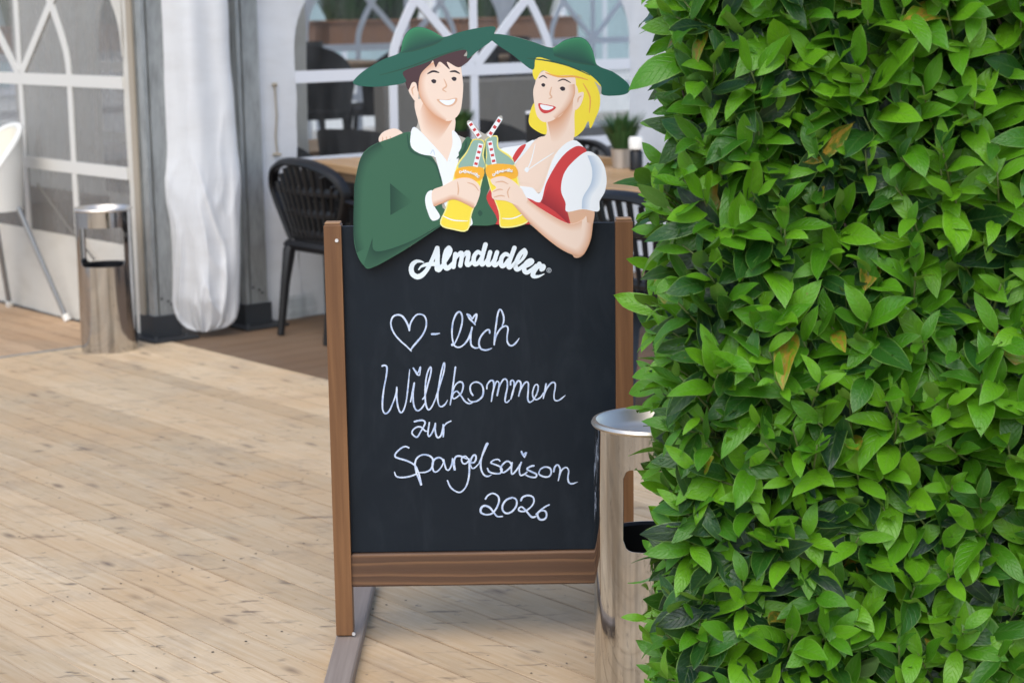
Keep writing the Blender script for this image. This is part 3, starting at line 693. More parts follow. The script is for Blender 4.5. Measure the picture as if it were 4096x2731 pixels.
# ------------------------------------------------------------------ ash bins
def ash_bin(label, loc, rz):
    t = empty('ash_bin', loc, rz); tag(t, label, 'ash bin', 'tall steel ash bins on the deck')
    R = .126; n = 120; HW = 17; lo, hi, cr = .388, .562, .022
    def rr(z): return R-.002*(z/.64)
    def lims(k):
        kk_ = min(abs(((k+off) % n)-n//2) for off in (n//2, 0)); d = (HW-kk_)*2*math.pi/n*R
        if d <= 0: return lo+cr, hi-cr, d == 0
        if d >= cr: return lo, hi, True
        e = cr-math.sqrt(cr*cr-(cr-d)**2); return lo+e, hi-e, True
    ang = [2*math.pi*k/n - math.pi/2 for k in range(n)]
    P = []; Pi = []; Fs = []; Fi = []; nz_ = 8; inh = []
    for k in range(n):
        za, zc, h_ = lims(k); inh.append(h_)
        for z in (0, .006, .2, za, zc, .585, .610, .633):
            P.append((rr(z)*math.cos(ang[k]), rr(z)*math.sin(ang[k]), z)); Pi.append(((rr(z)-.0022)*math.cos(ang[k]), (rr(z)-.0022)*math.sin(ang[k]), z))
    rim_ = []
    for k in range(n):
        k2 = (k+1) % n
        for i in range(nz_-1):
            if i == 3 and inh[k] and inh[k2]:
                rim_ += [(k*nz_+3, k2*nz_+3, 0), (k2*nz_+4, k*nz_+4, 0)]; continue
            if i == 3 and inh[k] != inh[k2]: rim_.append(((k if inh[k] else k2)*nz_+3, (k if inh[k] else k2)*nz_+4, 1))
            Fs.append((k*nz_+i, k2*nz_+i, k2*nz_+i+1, k*nz_+i+1)); Fi.append((k*nz_+i+1, k2*nz_+i+1, k2*nz_+i, k*nz_+i))
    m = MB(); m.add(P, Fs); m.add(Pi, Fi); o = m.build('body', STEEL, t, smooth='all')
    m = MB()
    for (a_, b_, q_) in rim_: m.add([P[a_], P[b_], Pi[b_], Pi[a_]], [(0, 1, 2, 3)])
    m.build('opening_edge', BRUSHED, t)
    m = MB(); m.lathe([(R-.004, .631), (R+.001, .633), (R+.004, .638), (R+.001, .644), (R-.006, .645), (R-.012, .639), (R-.020, .620), (R-.034, .609), (.04, .606), (0, .606)], 64); m.build('ash_tray', BRUSHED, t, smooth=True)
    m = MB(); m.lathe([(0, .08), (R-.008, .08), (R-.006, .385), (R-.0035, .387), (R-.009, .382), (R-.010, .10), (0, .10)], 64); m.build('bucket', BINBLACK, t, smooth=True)
    return t
br = on_z(2612, 2838)
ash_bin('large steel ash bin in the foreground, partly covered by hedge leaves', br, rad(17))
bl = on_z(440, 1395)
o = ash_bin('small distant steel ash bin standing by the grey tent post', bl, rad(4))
BUTT = mat('cigarette paper', (.75, .73, .68), .8); FILT = mat('filter tip', (.55, .28, .10), .8)
for k in range(5):
    a = random.uniform(-2.6, .2) if k > 3 else random.uniform(-1.9, -1.0); r = random.uniform(.02, .075)
    c = br+Vector((r*math.cos(a), r*math.sin(a), .612)); d = Vector((math.cos(k*1.9), math.sin(k*1.9), random.uniform(-.02, .1)))*.012
    m = MB(); m.tube([c-d, c+d*.2], .0038, 8); m.tube([c+d*.2, c+d], .0039, 8, m=1)
    tag(m.build('cigarette_butt', BUTT, mats=[BUTT, FILT]), 'cigarette butt lying in the tray of the foreground ash bin', 'cigarette butt', 'cigarette butts in the ash tray')

# ------------------------------------------------------------------ the chalkboard sign
YB = 4.266
sg_ = empty('chalkboard_sign', (-.074, YB+.02, 0)); tag(sg_, 'chalkboard sign in brown wooden frame topped by painted couple cutout', 'chalkboard sign')
so = Vector((-.074, YB+.02, 0))
def sbox(name, c, d, m_, bev=.003, par=sg_):
    m = MB(); m.box((0, 0, 0), d, bev=bev); o = m.build(name, m_, par); o.location = Vector(c)-so; return o
PW = .040
sbox('post', (-.427+PW/2, YB+.02, .036+.4905), (PW, .045, .981), POSTW)
sbox('post', (.280-PW/2, YB+.02, .036+.4905), (PW, .045, .981), POSTW)
for sx in (-1, 1):                                   # worn bevelled caps of the posts
    m = MB(); m.box((0, 0, 0), (PW-.004, .041, .004), bev=.0015); o = m.build('post_cap', mat('worn end grain', (.33, .19, .10), .8), sg_); o.location = Vector(((-.427+PW/2) if sx < 0 else (.280-PW/2), YB+.02, 1.0195))-so
rail = sbox('rail', (-.0735, YB+.022, .1945), (.6265, .034, .081), RAILW, .004)
for x in (-.398, .247):
    f = sbox('foot', (x, YB-.05, .017), (.062, 1.05, .033), FOOTW, .004)
pn = sbox('panel', (-.0735, YB+.022, .6235), (.6265, .012, .775), BOARD, .001)
for (px, py) in ((1347, 962), (1415, 2533)):
    p = on_y(px, py, YB-.003); m = MB(); m.tube([(0, 0, 0), (0, -.003, 0)], .0042, 10); o = m.build('screw', mat('white screw', (.7, .7, .7), .4, .5), sg_); o.location = p-so
YP = YB+.016                                         # face of the chalk panel
def stroke(mb, pts, wds, y, rise=.0006, n=5):
    """pen stroke through photo points laid on the panel: a thin raised ribbon with round ends"""
    P3 = [on_y(px, py, y) for (px, py) in pts]
    P3 = [Vector((p.x, w_, p.z)) for p, w_ in zip(P3, wds)]      # carry the half width along in y
    S_ = spline(P3, n)
    V_ = []; L = len(S_)
    cen = [(s.x, s.z) for s in S_]; hw = [max(s.y, .0004) for s in S_]
    def yy(i): return y-.0004-rise*i/max(L-1, 1)
    for i in range(L):
        a = cen[max(i-1, 0)]; b = cen[min(i+1, L-1)]; tx, tz = b[0]-a[0], b[1]-a[1]; q_ = math.hypot(tx, tz) or 1e-6; nx, nz = -tz/q_, tx/q_
        V_ += [(cen[i][0]+nx*hw[i], yy(i), cen[i][1]+nz*hw[i]), (cen[i][0]-nx*hw[i], yy(i), cen[i][1]-nz*hw[i])]
    mb.add(V_, [(2*i, 2*i+1, 2*i+3, 2*i+2) for i in range(L-1)])
    for (i, j) in ((0, 1), (L-1, L-2)):
        tx, tz = cen[i][0]-cen[j][0], cen[i][1]-cen[j][1]; a0 = math.atan2(tz, tx)
        C = [(cen[i][0], yy(i)-.00003*(1 if i else -1), cen[i][1])]+[(cen[i][0]+hw[i]*math.cos(a0+t), yy(i)-.00003*(1 if i else -1), cen[i][1]+hw[i]*math.sin(a0+t)) for t in np.linspace(-math.pi/2, math.pi/2, 9)]
        mb.add(C, [(0, k, k+1) for k in range(1, 9)])
MPP = .000595                                        # metres per photo pixel on the panel
def word(name, strokes, ox, oy, sc, wd, m_, y):
    mb = MB()
    for q_, sp in enumerate(strokes):
        pts = [(ox+p[0]/sc, oy+p[1]/sc) for p in sp]
        ws = [(p[2]/sc*MPP/2 if len(p) > 2 else wd/2*MPP) for p in sp]
        if m_ is CHALK: ws = [w_*(1+.30*noise.noise(Vector((pts[i_][0]*.02, pts[i_][1]*.02, q_)))-(.25 if i_ == len(ws)-1 else 0)) for i_, w_ in enumerate(ws)]
        stroke(mb, pts, ws, y-.0009*(q_ % 7)*.35)
    mb.v = [(v[0]-so.x-pn.location.x, v[1]-so.y-pn.location.y, v[2]-pn.location.z) for v in mb.v]
    return mb.build(name, m_, pn)
A_ = [[(345, 365, 16), (300, 350, 34), (240, 352, 52), (185, 395, 66), (165, 465, 70), (185, 535, 74), (245, 575, 76), (310, 560, 74), (375, 500, 62), (430, 415, 58), (485, 300, 58), (525, 210, 62), (548, 155, 66)],
      [(548, 155, 66), (551, 260, 68), (549, 380, 72), (560, 462, 96), (600, 440, 70), (645, 395, 52)], [(275, 472, 18), (310, 430, 30), (370, 402, 50), (450, 390, 60), (545, 388, 64)],
      [(718, 150, 62), (680, 195, 64), (655, 290, 66), (650, 390, 68), (680, 448, 74), (725, 435, 66), (785, 370, 50)], [(718, 150, 60), (740, 180, 62), (728, 240, 56), (690, 320, 40), (650, 380, 40)],
      [(815, 245, 66), (802, 330, 60), (786, 430, 64)], [(800, 340, 40), (850, 262, 50), (902, 230, 72), (906, 300, 60), (886, 412, 62)], [(892, 340, 40), (940, 258, 50), (996, 222, 74), (1000, 290, 62), (984, 370, 66), (1000, 400, 70), (1045, 375, 50), (1085, 320, 40)],
      [(1185, 235, 50), (1145, 213, 60), (1095, 265, 62), (1083, 340, 64), (1102, 393, 66), (1150, 370, 58), (1190, 300, 44)], [(1257, 104, 66), (1232, 190, 64), (1203, 310, 62), (1196, 375, 66), (1212, 395, 64), (1255, 360, 44), (1285, 310, 36)],
      [(1325, 216, 62), (1300, 310, 62), (1286, 380, 64), (1306, 400, 64), (1350, 370, 44), (1385, 310, 36)], [(1426, 218, 62), (1398, 310, 62), (1380, 385, 64), (1400, 408, 62), (1445, 375, 46), (1480, 330, 36)],
      [(1595, 262, 50), (1550, 243, 60), (1498, 292, 62), (1483, 365, 64), (1500, 420, 64), (1548, 395, 58), (1590, 325, 44)], [(1682, 152, 64), (1650, 240, 62), (1610, 350, 62), (1598, 420, 66), (1614, 438, 64), (1655, 405, 46), (1690, 360, 36)],
      [(1828, 188, 64), (1770, 240, 64), (1722, 330, 64), (1697, 410, 66), (1715, 465, 68), (1760, 455, 56), (1815, 405, 46)], [(1828, 188, 62), (1846, 225, 58), (1820, 290, 46), (1770, 350, 36), (1730, 385, 34)],
      [(1800, 440, 44), (1870, 415, 50), (1935, 370, 58), (1940, 338, 56), (1905, 335, 56), (1855, 375, 60), (1825, 440, 64), (1835, 500, 66), (1880, 510, 60), (1950, 455, 46), (2000, 405, 40)],
      [(2048, 388, 66), (2005, 450, 60), (1965, 510, 64), (1955, 555, 70), (1985, 575, 52), (2045, 568, 34), (2118, 535, 14)], [(2005, 450, 50), (2060, 422, 54), (2110, 420, 60), (2100, 455, 66), (2078, 470, 60)]]
lo = word('brand_lettering', A_, 1600, 950, 3.675, 18, LOGO, YP)
ring = [[(2190+32*math.cos(a), 482+32*math.sin(a), 9) for a in np.linspace(0, 6.2, 14)], [(2182, 500, 7), (2182, 466, 7), (2198, 466, 7), (2200, 480, 7), (2184, 484, 7), (2202, 500, 7)]]
word('registered_mark', ring, 1600, 950, 3.675, 2.5, mat('grey mark', (.40, .46, .52), .5), YP)
HL = [[(497, 438), (480, 370), (440, 290), (390, 230), (325, 213), (262, 240), (232, 310), (240, 400), (290, 500), (370, 590), (450, 660), (525, 735)], [(497, 438), (510, 350), (550, 270), (600, 215), (660, 205), (715, 230), (742, 300), (735, 400), (690, 500), (620, 590), (560, 660), (518, 715)],
      [(823, 492, 30), (880, 490, 30), (935, 480, 24)],
      [(1120, 645, 38), (1150, 630), (1200, 530), (1245, 400), (1265, 280), (1250, 195), (1215, 170), (1170, 210), (1130, 310), (1115, 430), (1118, 540), (1140, 640), (1175, 675), (1225, 680), (1290, 640), (1350, 560), (1385, 470), (1405, 395)], [(1405, 395), (1385, 500), (1385, 600), (1400, 660), (1450, 692), (1500, 685)],
      [(1335, 205), (1370, 270), (1420, 320), (1450, 355)], [(1335, 205), (1375, 225), (1405, 275)], [(1405, 275), (1440, 225), (1470, 205), (1465, 260), (1445, 335)],
      [(1660, 475), (1655, 435), (1625, 430), (1570, 475), (1520, 550), (1505, 630), (1530, 700), (1590, 722), (1640, 715), (1690, 695, 12)],
      [(1725, 645), (1735, 500), (1755, 340), (1775, 210), (1800, 140), (1830, 150), (1860, 230), (1862, 310), (1840, 370)], [(1725, 620), (1760, 500), (1820, 410), (1880, 375), (1915, 385), (1925, 430), (1912, 520), (1915, 600), (1945, 650), (1990, 655), (2040, 615), (2088, 550, 10)]]
word('handwriting', HL, 1500, 1200, 3.618, 6.4, CHALK, YP)
WK = [[(140, 95), (175, 88), (195, 120), (185, 220), (160, 350), (145, 480), (145, 590), (175, 640), (220, 610), (270, 500), (305, 390), (307, 340)], [(307, 340), (305, 440), (320, 560), (350, 628), (385, 600), (415, 500), (435, 350), (455, 135, 12)],
      [(508, 290), (490, 380), (465, 505)], [(508, 290), (495, 420), (500, 530), (525, 595), (560, 605), (600, 570), (630, 520)], [(497, 120), (525, 165), (545, 195), (570, 200)], [(520, 150), (550, 175), (578, 105), (572, 190)],
      [(605, 475), (630, 440), (660, 320), (695, 190), (702, 125), (690, 110), (660, 170), (640, 270), (632, 400), (640, 530), (670, 595), (710, 560), (760, 450)], [(760, 450), (800, 320), (845, 170), (857, 80), (845, 65), (815, 180), (790, 320), (775, 450), (790, 540), (820, 560), (860, 535), (890, 485, 8)],
      [(980, 110), (965, 220), (945, 380), (920, 540)], [(940, 420), (970, 330), (1010, 285), (1050, 280), (1070, 320), (1050, 400), (1000, 450), (960, 470), (945, 440), (965, 400), (1000, 385), (1040, 430), (1090, 500), (1140, 525), (1180, 510)],
      [(1180, 430), (1155, 390), (1150, 330), (1180, 290), (1230, 280), (1280, 310), (1300, 370), (1290, 440), (1240, 490), (1180, 505), (1145, 495), (1125, 470)],
      [(1340, 355), (1345, 310), (1380, 265), (1415, 270), (1420, 340), (1405, 420), (1392, 500)], [(1395, 480), (1415, 370), (1450, 275), (1480, 290), (1475, 360), (1460, 435)], [(1460, 430), (1480, 340), (1530, 250), (1570, 260), (1575, 340), (1555, 440), (1550, 500), (1575, 510), (1600, 485)],
      [(1612, 310), (1615, 270), (1640, 260), (1655, 300), (1640, 400), (1615, 475)], [(1620, 460), (1650, 350), (1695, 268), (1730, 290), (1725, 370), (1705, 440)], [(1705, 440), (1730, 360), (1780, 285), (1815, 290), (1815, 380), (1810, 470), (1830, 510), (1870, 490)],
      [(1870, 490), (1910, 420), (1930, 350), (1920, 310), (1890, 320), (1865, 400), (1875, 460), (1910, 480), (1960, 450), (1990, 400)], [(2020, 300), (2005, 390), (1988, 465)], [(1990, 440), (2030, 350), (2080, 290), (2120, 290), (2125, 340), (2110, 430), (2120, 485), (2160, 490), (2200, 465), (2240, 430, 6)]]
word('handwriting', WK, 1480, 1430, 2.868, 6.0, CHALK, YP)
ZU = [[(348, 162), (400, 150), (450, 150), (472, 175), (455, 220), (420, 280), (375, 345), (320, 305), (330, 260), (380, 225), (430, 230), (470, 270), (500, 275)], [(522, 175), (510, 250), (505, 310), (520, 335), (550, 300), (580, 230), (592, 185)], [(592, 185), (590, 260), (605, 330), (630, 350), (665, 310), (685, 200)], [(685, 200), (688, 270), (685, 340)], [(685, 230), (720, 185), (775, 155)]]
word('handwriting', ZU, 1540, 1630, 2.94, 6.3, CHALK, YP)
SP = [[(280, 470), (240, 455), (190, 475), (130, 530), (118, 570), (150, 590), (250, 620), (330, 660), (375, 710), (370, 770), (310, 800), (210, 818), (135, 805), (112, 755)], [(350, 650), (365, 750), (400, 840), (428, 910), (395, 760), (355, 680), (370, 600), (430, 555), (500, 555), (555, 590), (565, 650), (540, 720), (480, 755), (410, 760)],
      [(690, 640), (670, 600), (630, 585), (585, 605), (558, 660), (570, 740), (610, 750), (660, 700), (690, 640)], [(690, 610), (700, 660), (720, 720), (750, 730), (780, 680), (795, 600)], [(795, 600), (805, 670), (822, 735), (812, 640), (830, 580), (870, 565), (920, 580), (960, 600)],
      [(975, 600), (950, 570), (915, 575), (900, 610), (915, 650), (950, 655), (985, 620), (990, 600)], [(985, 600), (992, 690), (985, 820), (950, 930), (890, 990), (830, 980), (770, 930), (735, 855)], [(1015, 645), (1050, 640), (1070, 600), (1065, 560), (1040, 560), (1010, 610), (1005, 670), (1025, 710), (1060, 700), (1110, 650)],
      [(1110, 650), (1150, 550), (1195, 450), (1210, 422), (1190, 432), (1140, 570), (1125, 680), (1150, 770), (1200, 805), (1255, 785, 8)], [(1350, 625), (1330, 605), (1280, 615), (1245, 645), (1290, 665), (1350, 690), (1375, 730), (1350, 770), (1280, 770), (1225, 750), (1205, 710)],
      [(1490, 680), (1470, 640), (1430, 630), (1380, 670), (1360, 720), (1385, 760), (1430, 740), (1480, 690), (1495, 645)], [(1495, 645), (1485, 720), (1495, 780), (1540, 740), (1580, 680), (1603, 640)], [(1603, 640), (1580, 720), (1590, 790), (1630, 785), (1670, 755)], [(1605, 515), (1620, 550), (1640, 580)], [(1640, 580), (1662, 525), (1630, 545), (1605, 515)],
      [(1750, 680), (1710, 690), (1670, 720), (1720, 750), (1780, 780), (1770, 815), (1700, 810), (1645, 780)], [(1830, 720), (1880, 695), (1940, 710), (1955, 760), (1930, 805), (1870, 810), (1810, 775), (1830, 715)], [(1985, 750), (1995, 700), (2030, 670), (2060, 720), (2050, 800), (2038, 855)], [(2050, 800), (2080, 730), (2130, 700), (2160, 740), (2150, 820), (2165, 880), (2210, 890), (2265, 870, 8)]]
word('handwriting', SP, 1540, 1630, 2.94, 6.3, CHALK, YP)
TW = [[(1182, 1070), (1210, 1030), (1270, 1005), (1330, 1040), (1340, 1100), (1310, 1180), (1260, 1240), (1190, 1255), (1130, 1230), (1130, 1180), (1170, 1150), (1230, 1170), (1280, 1230), (1320, 1275), (1380, 1275)], [(1495, 1055), (1430, 1080), (1385, 1140), (1385, 1205), (1430, 1240), (1490, 1220), (1540, 1160), (1550, 1100), (1530, 1065), (1495, 1055)],
      [(1598, 1090), (1620, 1050), (1680, 1030), (1740, 1050), (1750, 1110), (1710, 1170), (1640, 1215), (1580, 1210), (1575, 1180), (1610, 1165), (1660, 1210), (1710, 1270), (1740, 1285), (1775, 1275)], [(1930, 1140), (1880, 1165), (1820, 1210), (1780, 1250)], [(1780, 1250), (1830, 1210), (1885, 1215), (1900, 1270), (1870, 1310), (1820, 1310), (1795, 1270), (1800, 1230)]]
word('handwriting', TW, 1540, 1630, 2.94, 7.2, CHALK, YP)

# the couple cutout: a plain stand-in illustration of two people in hats on a flat panel, printed in flat colours
def flat(name, col): return mat(name, col, .35, spec=.35)
HATG = flat('print hat green', (.016, .105, .078)); JACK = flat('print jacket green', (.035, .120, .070)); JACKD = flat('print dark green', (.018, .075, .050)); HATL = flat('print light green', (.035, .19, .10))
SKIN = flat('print skin', (.80, .64, .54)); SKINS = flat('print skin tone', (.66, .41, .28)); WHT = flat('print white', (.78, .83, .88)); WHS = flat('print pale blue', (.52, .62, .74))
HAIRB = flat('print brown hair', (.065, .032, .04)); HAIRY = flat('print yellow hair', (.80, .66, .05)); HAIRO = flat('print amber', (.72, .36, .08)); RED = flat('print red', (.55, .045, .05)); REDD = flat('print dark red', (.33, .02, .03))
YEL = flat('print yellow drink', (.84, .68, .06)); ORA = flat('print orange label', (.82, .42, .04)); BGL = flat('print bottle glass', (.26, .42, .36)); BLN = flat('print bottle outline', (.80, .76, .30)); INK = flat('print ink', (.03, .02, .03)); EDGE = flat('panel edge', (.42, .40, .36))
YC = YB-.010; layer = [0]
cp = None
def cpt(p): return 1350+.7013*p[0], 60+.7013*p[1]
def plate(name, pts, m_, smooth=True, parent=None, base=False):
    """one printed colour area of the cutout: a thin plate a fraction of a millimetre above the one below"""
    global cp
    k = layer[0]; layer[0] += 1
    W = [on_y(*cpt(p), YC) for p in pts]
    if smooth: W = spline(W, 5, True)
    yb, yf = (YC+.0055, YC) if base else (YC+.002+.00002*k, YC-.0001-.00002*k)
    ox, oz = so.x, 0
    n = len(W); P = [(p.x-so.x, yf-so.y, p.z) for p in W] + [(p.x-so.x, yb-so.y, p.z) for p in W]
    from mathutils.geometry import tessellate_polygon
    tri = tessellate_polygon([[Vector((p.x, p.z, 0)) for p in W]])
    m = MB(); Fs = []
    for t in tri:
        a, b, c = (Vector((W[i].x, W[i].z, 0)) for i in t)
        if (b-a).cross(c-a).z < 0: t = (t[0], t[2], t[1])
        Fs.append(t); Fs.append((t[2]+n, t[1]+n, t[0]+n))
    Fs += [(i, i+n, (i+1) % n+n, (i+1) % n) for i in range(n)]
    m.add(P, Fs); return m.build(name, m_, parent or cp)
def line(name, pts, wd, m_):
    P = spline([(x, y, 0) for (x, y) in pts], 4); Lf = []; Rt = []; n = len(P)
    for i in range(n):
        a = P[max(i-1, 0)]; b = P[min(i+1, n-1)]; t = (b-a).normalized(); f = math.sin(math.pi*(.12+.76*i/(n-1)))
        Lf.append((P[i].x-t.y*wd/2*f, P[i].y+t.x*wd/2*f)); Rt.append((P[i].x+t.y*wd/2*f, P[i].y-t.x*wd/2*f))
    return plate(name, Lf+Rt[::-1], m_, False)
PRINT = mat('airbrushed print', (.5, .5, .5), .35, spec=.35); q = N(PRINT); at_ = q.n('ShaderNodeAttribute', attribute_name='ink'); q.color(at_.outputs['Color'])
def shade(name, ca, cb, cola, colb, pw=1.0):
    """an airbrushed band of the artwork: ink blends from colour a along curve ca to colour b along curve cb"""
    k = layer[0]; layer[0] += 1; nu = 28; nv = 8
    def res(c):
        S_ = spline([(x, y, 0) for x, y in c], 8); d = [0]
        for i in range(1, len(S_)): d.append(d[-1]+(S_[i]-S_[i-1]).length)
        out = []
        for i in range(nu+1):
            t = d[-1]*i/nu; j = min(len(d)-2, max(0, int(np.searchsorted(d, t))-1)); f = (t-d[j])/max(d[j+1]-d[j], 1e-6); out.append(S_[j].lerp(S_[j+1], f))
        return out
    A, B = res(ca), res(cb); P = []; C_ = []
    for j in range(nv+1):
        t = j/nv
        for i in range(nu+1):
            q_ = A[i].lerp(B[i], t); w_ = on_y(*cpt(q_), YC); P.append((w_.x-so.x, YC-.0001-.00002*k-so.y, w_.z)); e = t**pw; C_.append([cola[c]*(1-e)+colb[c]*e for c in range(3)]+[1])
    Fs = []
    for j in range(nv):
        for i in range(nu):
            f = (j*(nu+1)+i, j*(nu+1)+i+1, (j+1)*(nu+1)+i+1, (j+1)*(nu+1)+i); Fs.append(f)
    m = MB(); m.add(P, Fs); o = m.build(name, PRINT, cp)
    a_ = o.data.color_attributes.new('ink', 'FLOAT_COLOR', 'POINT'); a_.data.foreach_set('color', np.array(C_).ravel()); return o
cSK, cST = (.80, .64, .54), (.60, .30, .17); cJ, cJD = (.035, .120, .070), (.010, .050, .034); cH, cHL, cHD = (.016, .105, .078), (.04, .24, .11), (.010, .055, .050)
outer = [(90,378),(150,320),(260,255),(358,214),(370,150),(400,95),(445,70),(500,75),(560,102),(605,127),(700,98),(800,76),(896,68),(895,108),(1000,122),(1110,152),(1222,187),(1290,147),(1370,127),(1422,147),(1457,205),(1480,285),(1570,325),(1640,375),(1668,415),(1652,448),(1590,461),(1492,455),(1496,520),(1472,590),(1442,648),(1430,606),(1400,660),(1350,695),(1342,714),(1420,780),(1480,802),(1520,860),(1535,940),(1524,1010),(1495,1062),(1488,1122),(1458,1116),(1456,1200),(1442,1290),(1398,1372),(1340,1368),(1250,1320),(1120,1212),(1085,1192),(1040,1202),(945,1206),(920,1193),(760,1193),(738,1222),(600,1203),(585,1203),(400,1330),(200,1440),(150,1428),(110,1360),(92,1250),(95,1030),(100,950),(130,820),(175,760),(242,725),(234,703),(260,668),(325,648),(372,676),(445,650),(463,560),(445,500),(407,430),(388,387),(250,409),(150,408),(102,398)]
inner = [(880,148),(800,205),(742,272),(706,300),(718,400),(706,500),(690,560),(655,598),(655,660),(690,688),(768,716),(790,706),(738,622),(764,606),(842,682),(920,580),(940,598),(884,690),(912,700),(925,760),(1050,742),(1130,712),(1190,682),(1105,640),(1092,590),(1122,512),(1116,440),(1130,372),(1112,314),(1000,230)]
def cutout_base():
    from mathutils.geometry import tessellate_polygon
    L1 = [on_y(*cpt(p), YC) for p in outer]; L2 = [on_y(*cpt(p), YC) for p in inner]
    L1 = spline(L1, 3, True); L2 = spline(L2, 3, True)
    tri = tessellate_polygon([[Vector((p.x, p.z, 0)) for p in L1], [Vector((p.x, p.z, 0)) for p in L2]])
    A = L1+L2; n = len(A); P = [(p.x-so.x, YC-so.y, p.z) for p in A]+[(p.x-so.x, YC+.006-so.y, p.z) for p in A]
    Fs = []
    for t in tri:
        a, b, c = (Vector((A[i].x, A[i].z, 0)) for i in t)
        if (b-a).cross(c-a).z < 0: t = (t[0], t[2], t[1])
        Fs += [tuple(t), (t[2]+n, t[1]+n, t[0]+n)]
    k1 = len(L1)
    Fs += [(i, i+n, (i+1) % k1+n, (i+1) % k1) for i in range(k1)]
    k2 = len(L2); Fs += [(k1+(i+1) % k2, k1+(i+1) % k2+n, k1+i+n, k1+i) for i in range(k2)]
    m = MB(); m.add(P, Fs); return m.build('couple_cutout', EDGE, sg_)
cp = cutout_base()
# woman behind
plate('hair', [(1135,245),(1112,310),(1130,370),(1180,300),(1330,330),(1360,440),(1330,600),(1345,695),(1400,660),(1430,606),(1442,648),(1472,590),(1496,520),(1492,440),(1440,350),(1320,270)], HAIRY)
plate('hair', [(1122,500),(1092,585),(1105,640),(1190,682),(1200,600),(1160,520)], HAIRY)
plate('neck', [(1190,560),(1192,680),(1130,712),(1000,860),(1020,960),(1160,1010),(1260,800),(1345,715),(1352,560),(1375,480),(1360,400),(1300,400),(1240,500)], SKIN)
shade('neck_tone', [(1196,600),(1260,585),(1310,530),(1345,470)], [(1222,728),(1262,722),(1310,660),(1340,560)], cST, cSK)
plate('sleeve', [(928,765),(1050,742),(1120,716),(1040,820),(990,850),(950,810)], WHT)
plate('face', [(1150,335),(1128,390),(1116,440),(1125,520),(1140,580),(1180,612),(1240,595),(1300,540),(1345,470),(1360,400),(1340,330),(1250,300)], SKIN)
shade('face_tone', [(1352,395),(1352,460),(1310,535),(1245,595)], [(1310,400),(1312,450),(1275,520),(1225,575)], cST, cSK, .7)
plate('ear', [(1352,480),(1370,450),(1402,442),(1400,480),(1380,525),(1355,540)], SKIN)
line('ear_fold', [(1370,500),(1375,475),(1392,462)], 9, SKINS)
plate('hair', [(1135,245),(1230,262),(1330,300),(1430,330),(1490,370),(1518,420),(1440,365),(1340,345),(1240,345),(1170,318),(1130,372),(1112,320)], HAIRY)
line('hair_strand', [(1185,330),(1260,352),(1350,352),(1430,372)], 12, HAIRO)
line('hair_strand', [(1400,390),(1440,470),(1436,560)], 9, HAIRO)
line('eyebrow', [(1148,362),(1172,348),(1196,362)], 8, INK); line('eyebrow', [(1256,380),(1290,368),(1330,388)], 8, INK)
plate('eye', [(1162,398),(1172,390),(1184,396),(1182,408),(1170,410)], INK); plate('eye', [(1268,418),(1282,409),(1297,416),(1296,430),(1280,433)], INK)
line('nose', [(1222,410),(1212,450),(1222,470),(1204,478)], 9, SKINS)
plate('mouth', [(1146,506),(1180,510),(1215,516),(1246,528),(1218,553),(1180,562),(1154,542)], RED); plate('teeth', [(1156,513),(1190,516),(1232,527),(1204,543),(1170,538)], WHT)
HW = [(893,110),(1000,123),(1110,153),(1224,188),(1290,147),(1370,127),(1422,147),(1457,205),(1480,285),(1570,325),(1640,375),(1668,415),(1652,448),(1590,461),(1510,455),(1500,400),(1420,330),(1300,290),(1200,255),(1132,245),(1112,314),(1000,230),(882,147)]
plate('hat', HW, HATG); shade('hat_crown', [(1228,190),(1290,151),(1370,131),(1420,150),(1455,208),(1476,283)], [(1235,232),(1290,250),(1330,262),(1370,270),(1420,280),(1470,288)], cHL, cHD, .6)
line('hat_fold', [(1080,248),(1200,262),(1320,292),(1440,345)], 9, JACKD); line('hat_band', [(1235,232),(1340,266),(1474,290)], 10, JACKD)
plate('blouse', [(1130,712),(1080,760),(1000,880),(1020,965),(1110,985),(1160,1010),(1240,800),(1345,714),(1420,780),(1380,800),(1250,1000),(1170,1070),(1020,1010),(1000,860)], WHT)
plate('skin_neckline', [(1128,730),(1060,820),(1025,945),(1080,960),(1150,990),(1225,800),(1262,765),(1190,725)], SKIN)
line('necklace', [(1128,735),(1105,830),(1078,890)], 6, WHT); line('necklace', [(1078,890),(1150,840),(1235,785)], 6, WHT)
plate('pendant', [(1066,886),(1078,868),(1092,880),(1082,898)], WHT)
plate('dress', [(862,1010),(880,990),(900,1000),(1020,1025),(1100,1050),(1158,1066),(1190,960),(1250,850),(1310,780),(1375,747),(1420,778),(1345,840),(1290,920),(1280,1010),(1310,1090),(1325,1200),(1110,1193),(900,1193),(870,1120),(846,1055)], RED)
plate('dress_strap', [(1075,742),(1040,752),(1005,800),(990,850),(1020,830)], RED)
shade('dress_fold', [(1158,1068),(1240,1120),(1322,1196)], [(1215,950),(1290,1030),(1310,1090)], (.28,.02,.03), (.55,.045,.05))
plate('upper_arm', [(1320,1100),(1456,1105),(1456,1200),(1442,1290),(1398,1372),(1340,1368),(1330,1200)], SKINS)
plate('sleeve', [(1290,910),(1340,840),(1420,780),(1480,802),(1520,860),(1535,940),(1524,1010),(1495,1062),(1488,1120),(1400,1108),(1308,1122),(1300,1070),(1275,1000)], WHT)
shade('sleeve_fold', [(1425,800),(1452,880),(1445,960),(1400,1040),(1394,1106)], [(1480,806),(1512,870),(1500,960),(1450,1040),(1440,1110)], (.42,.53,.68), (.76,.82,.88))
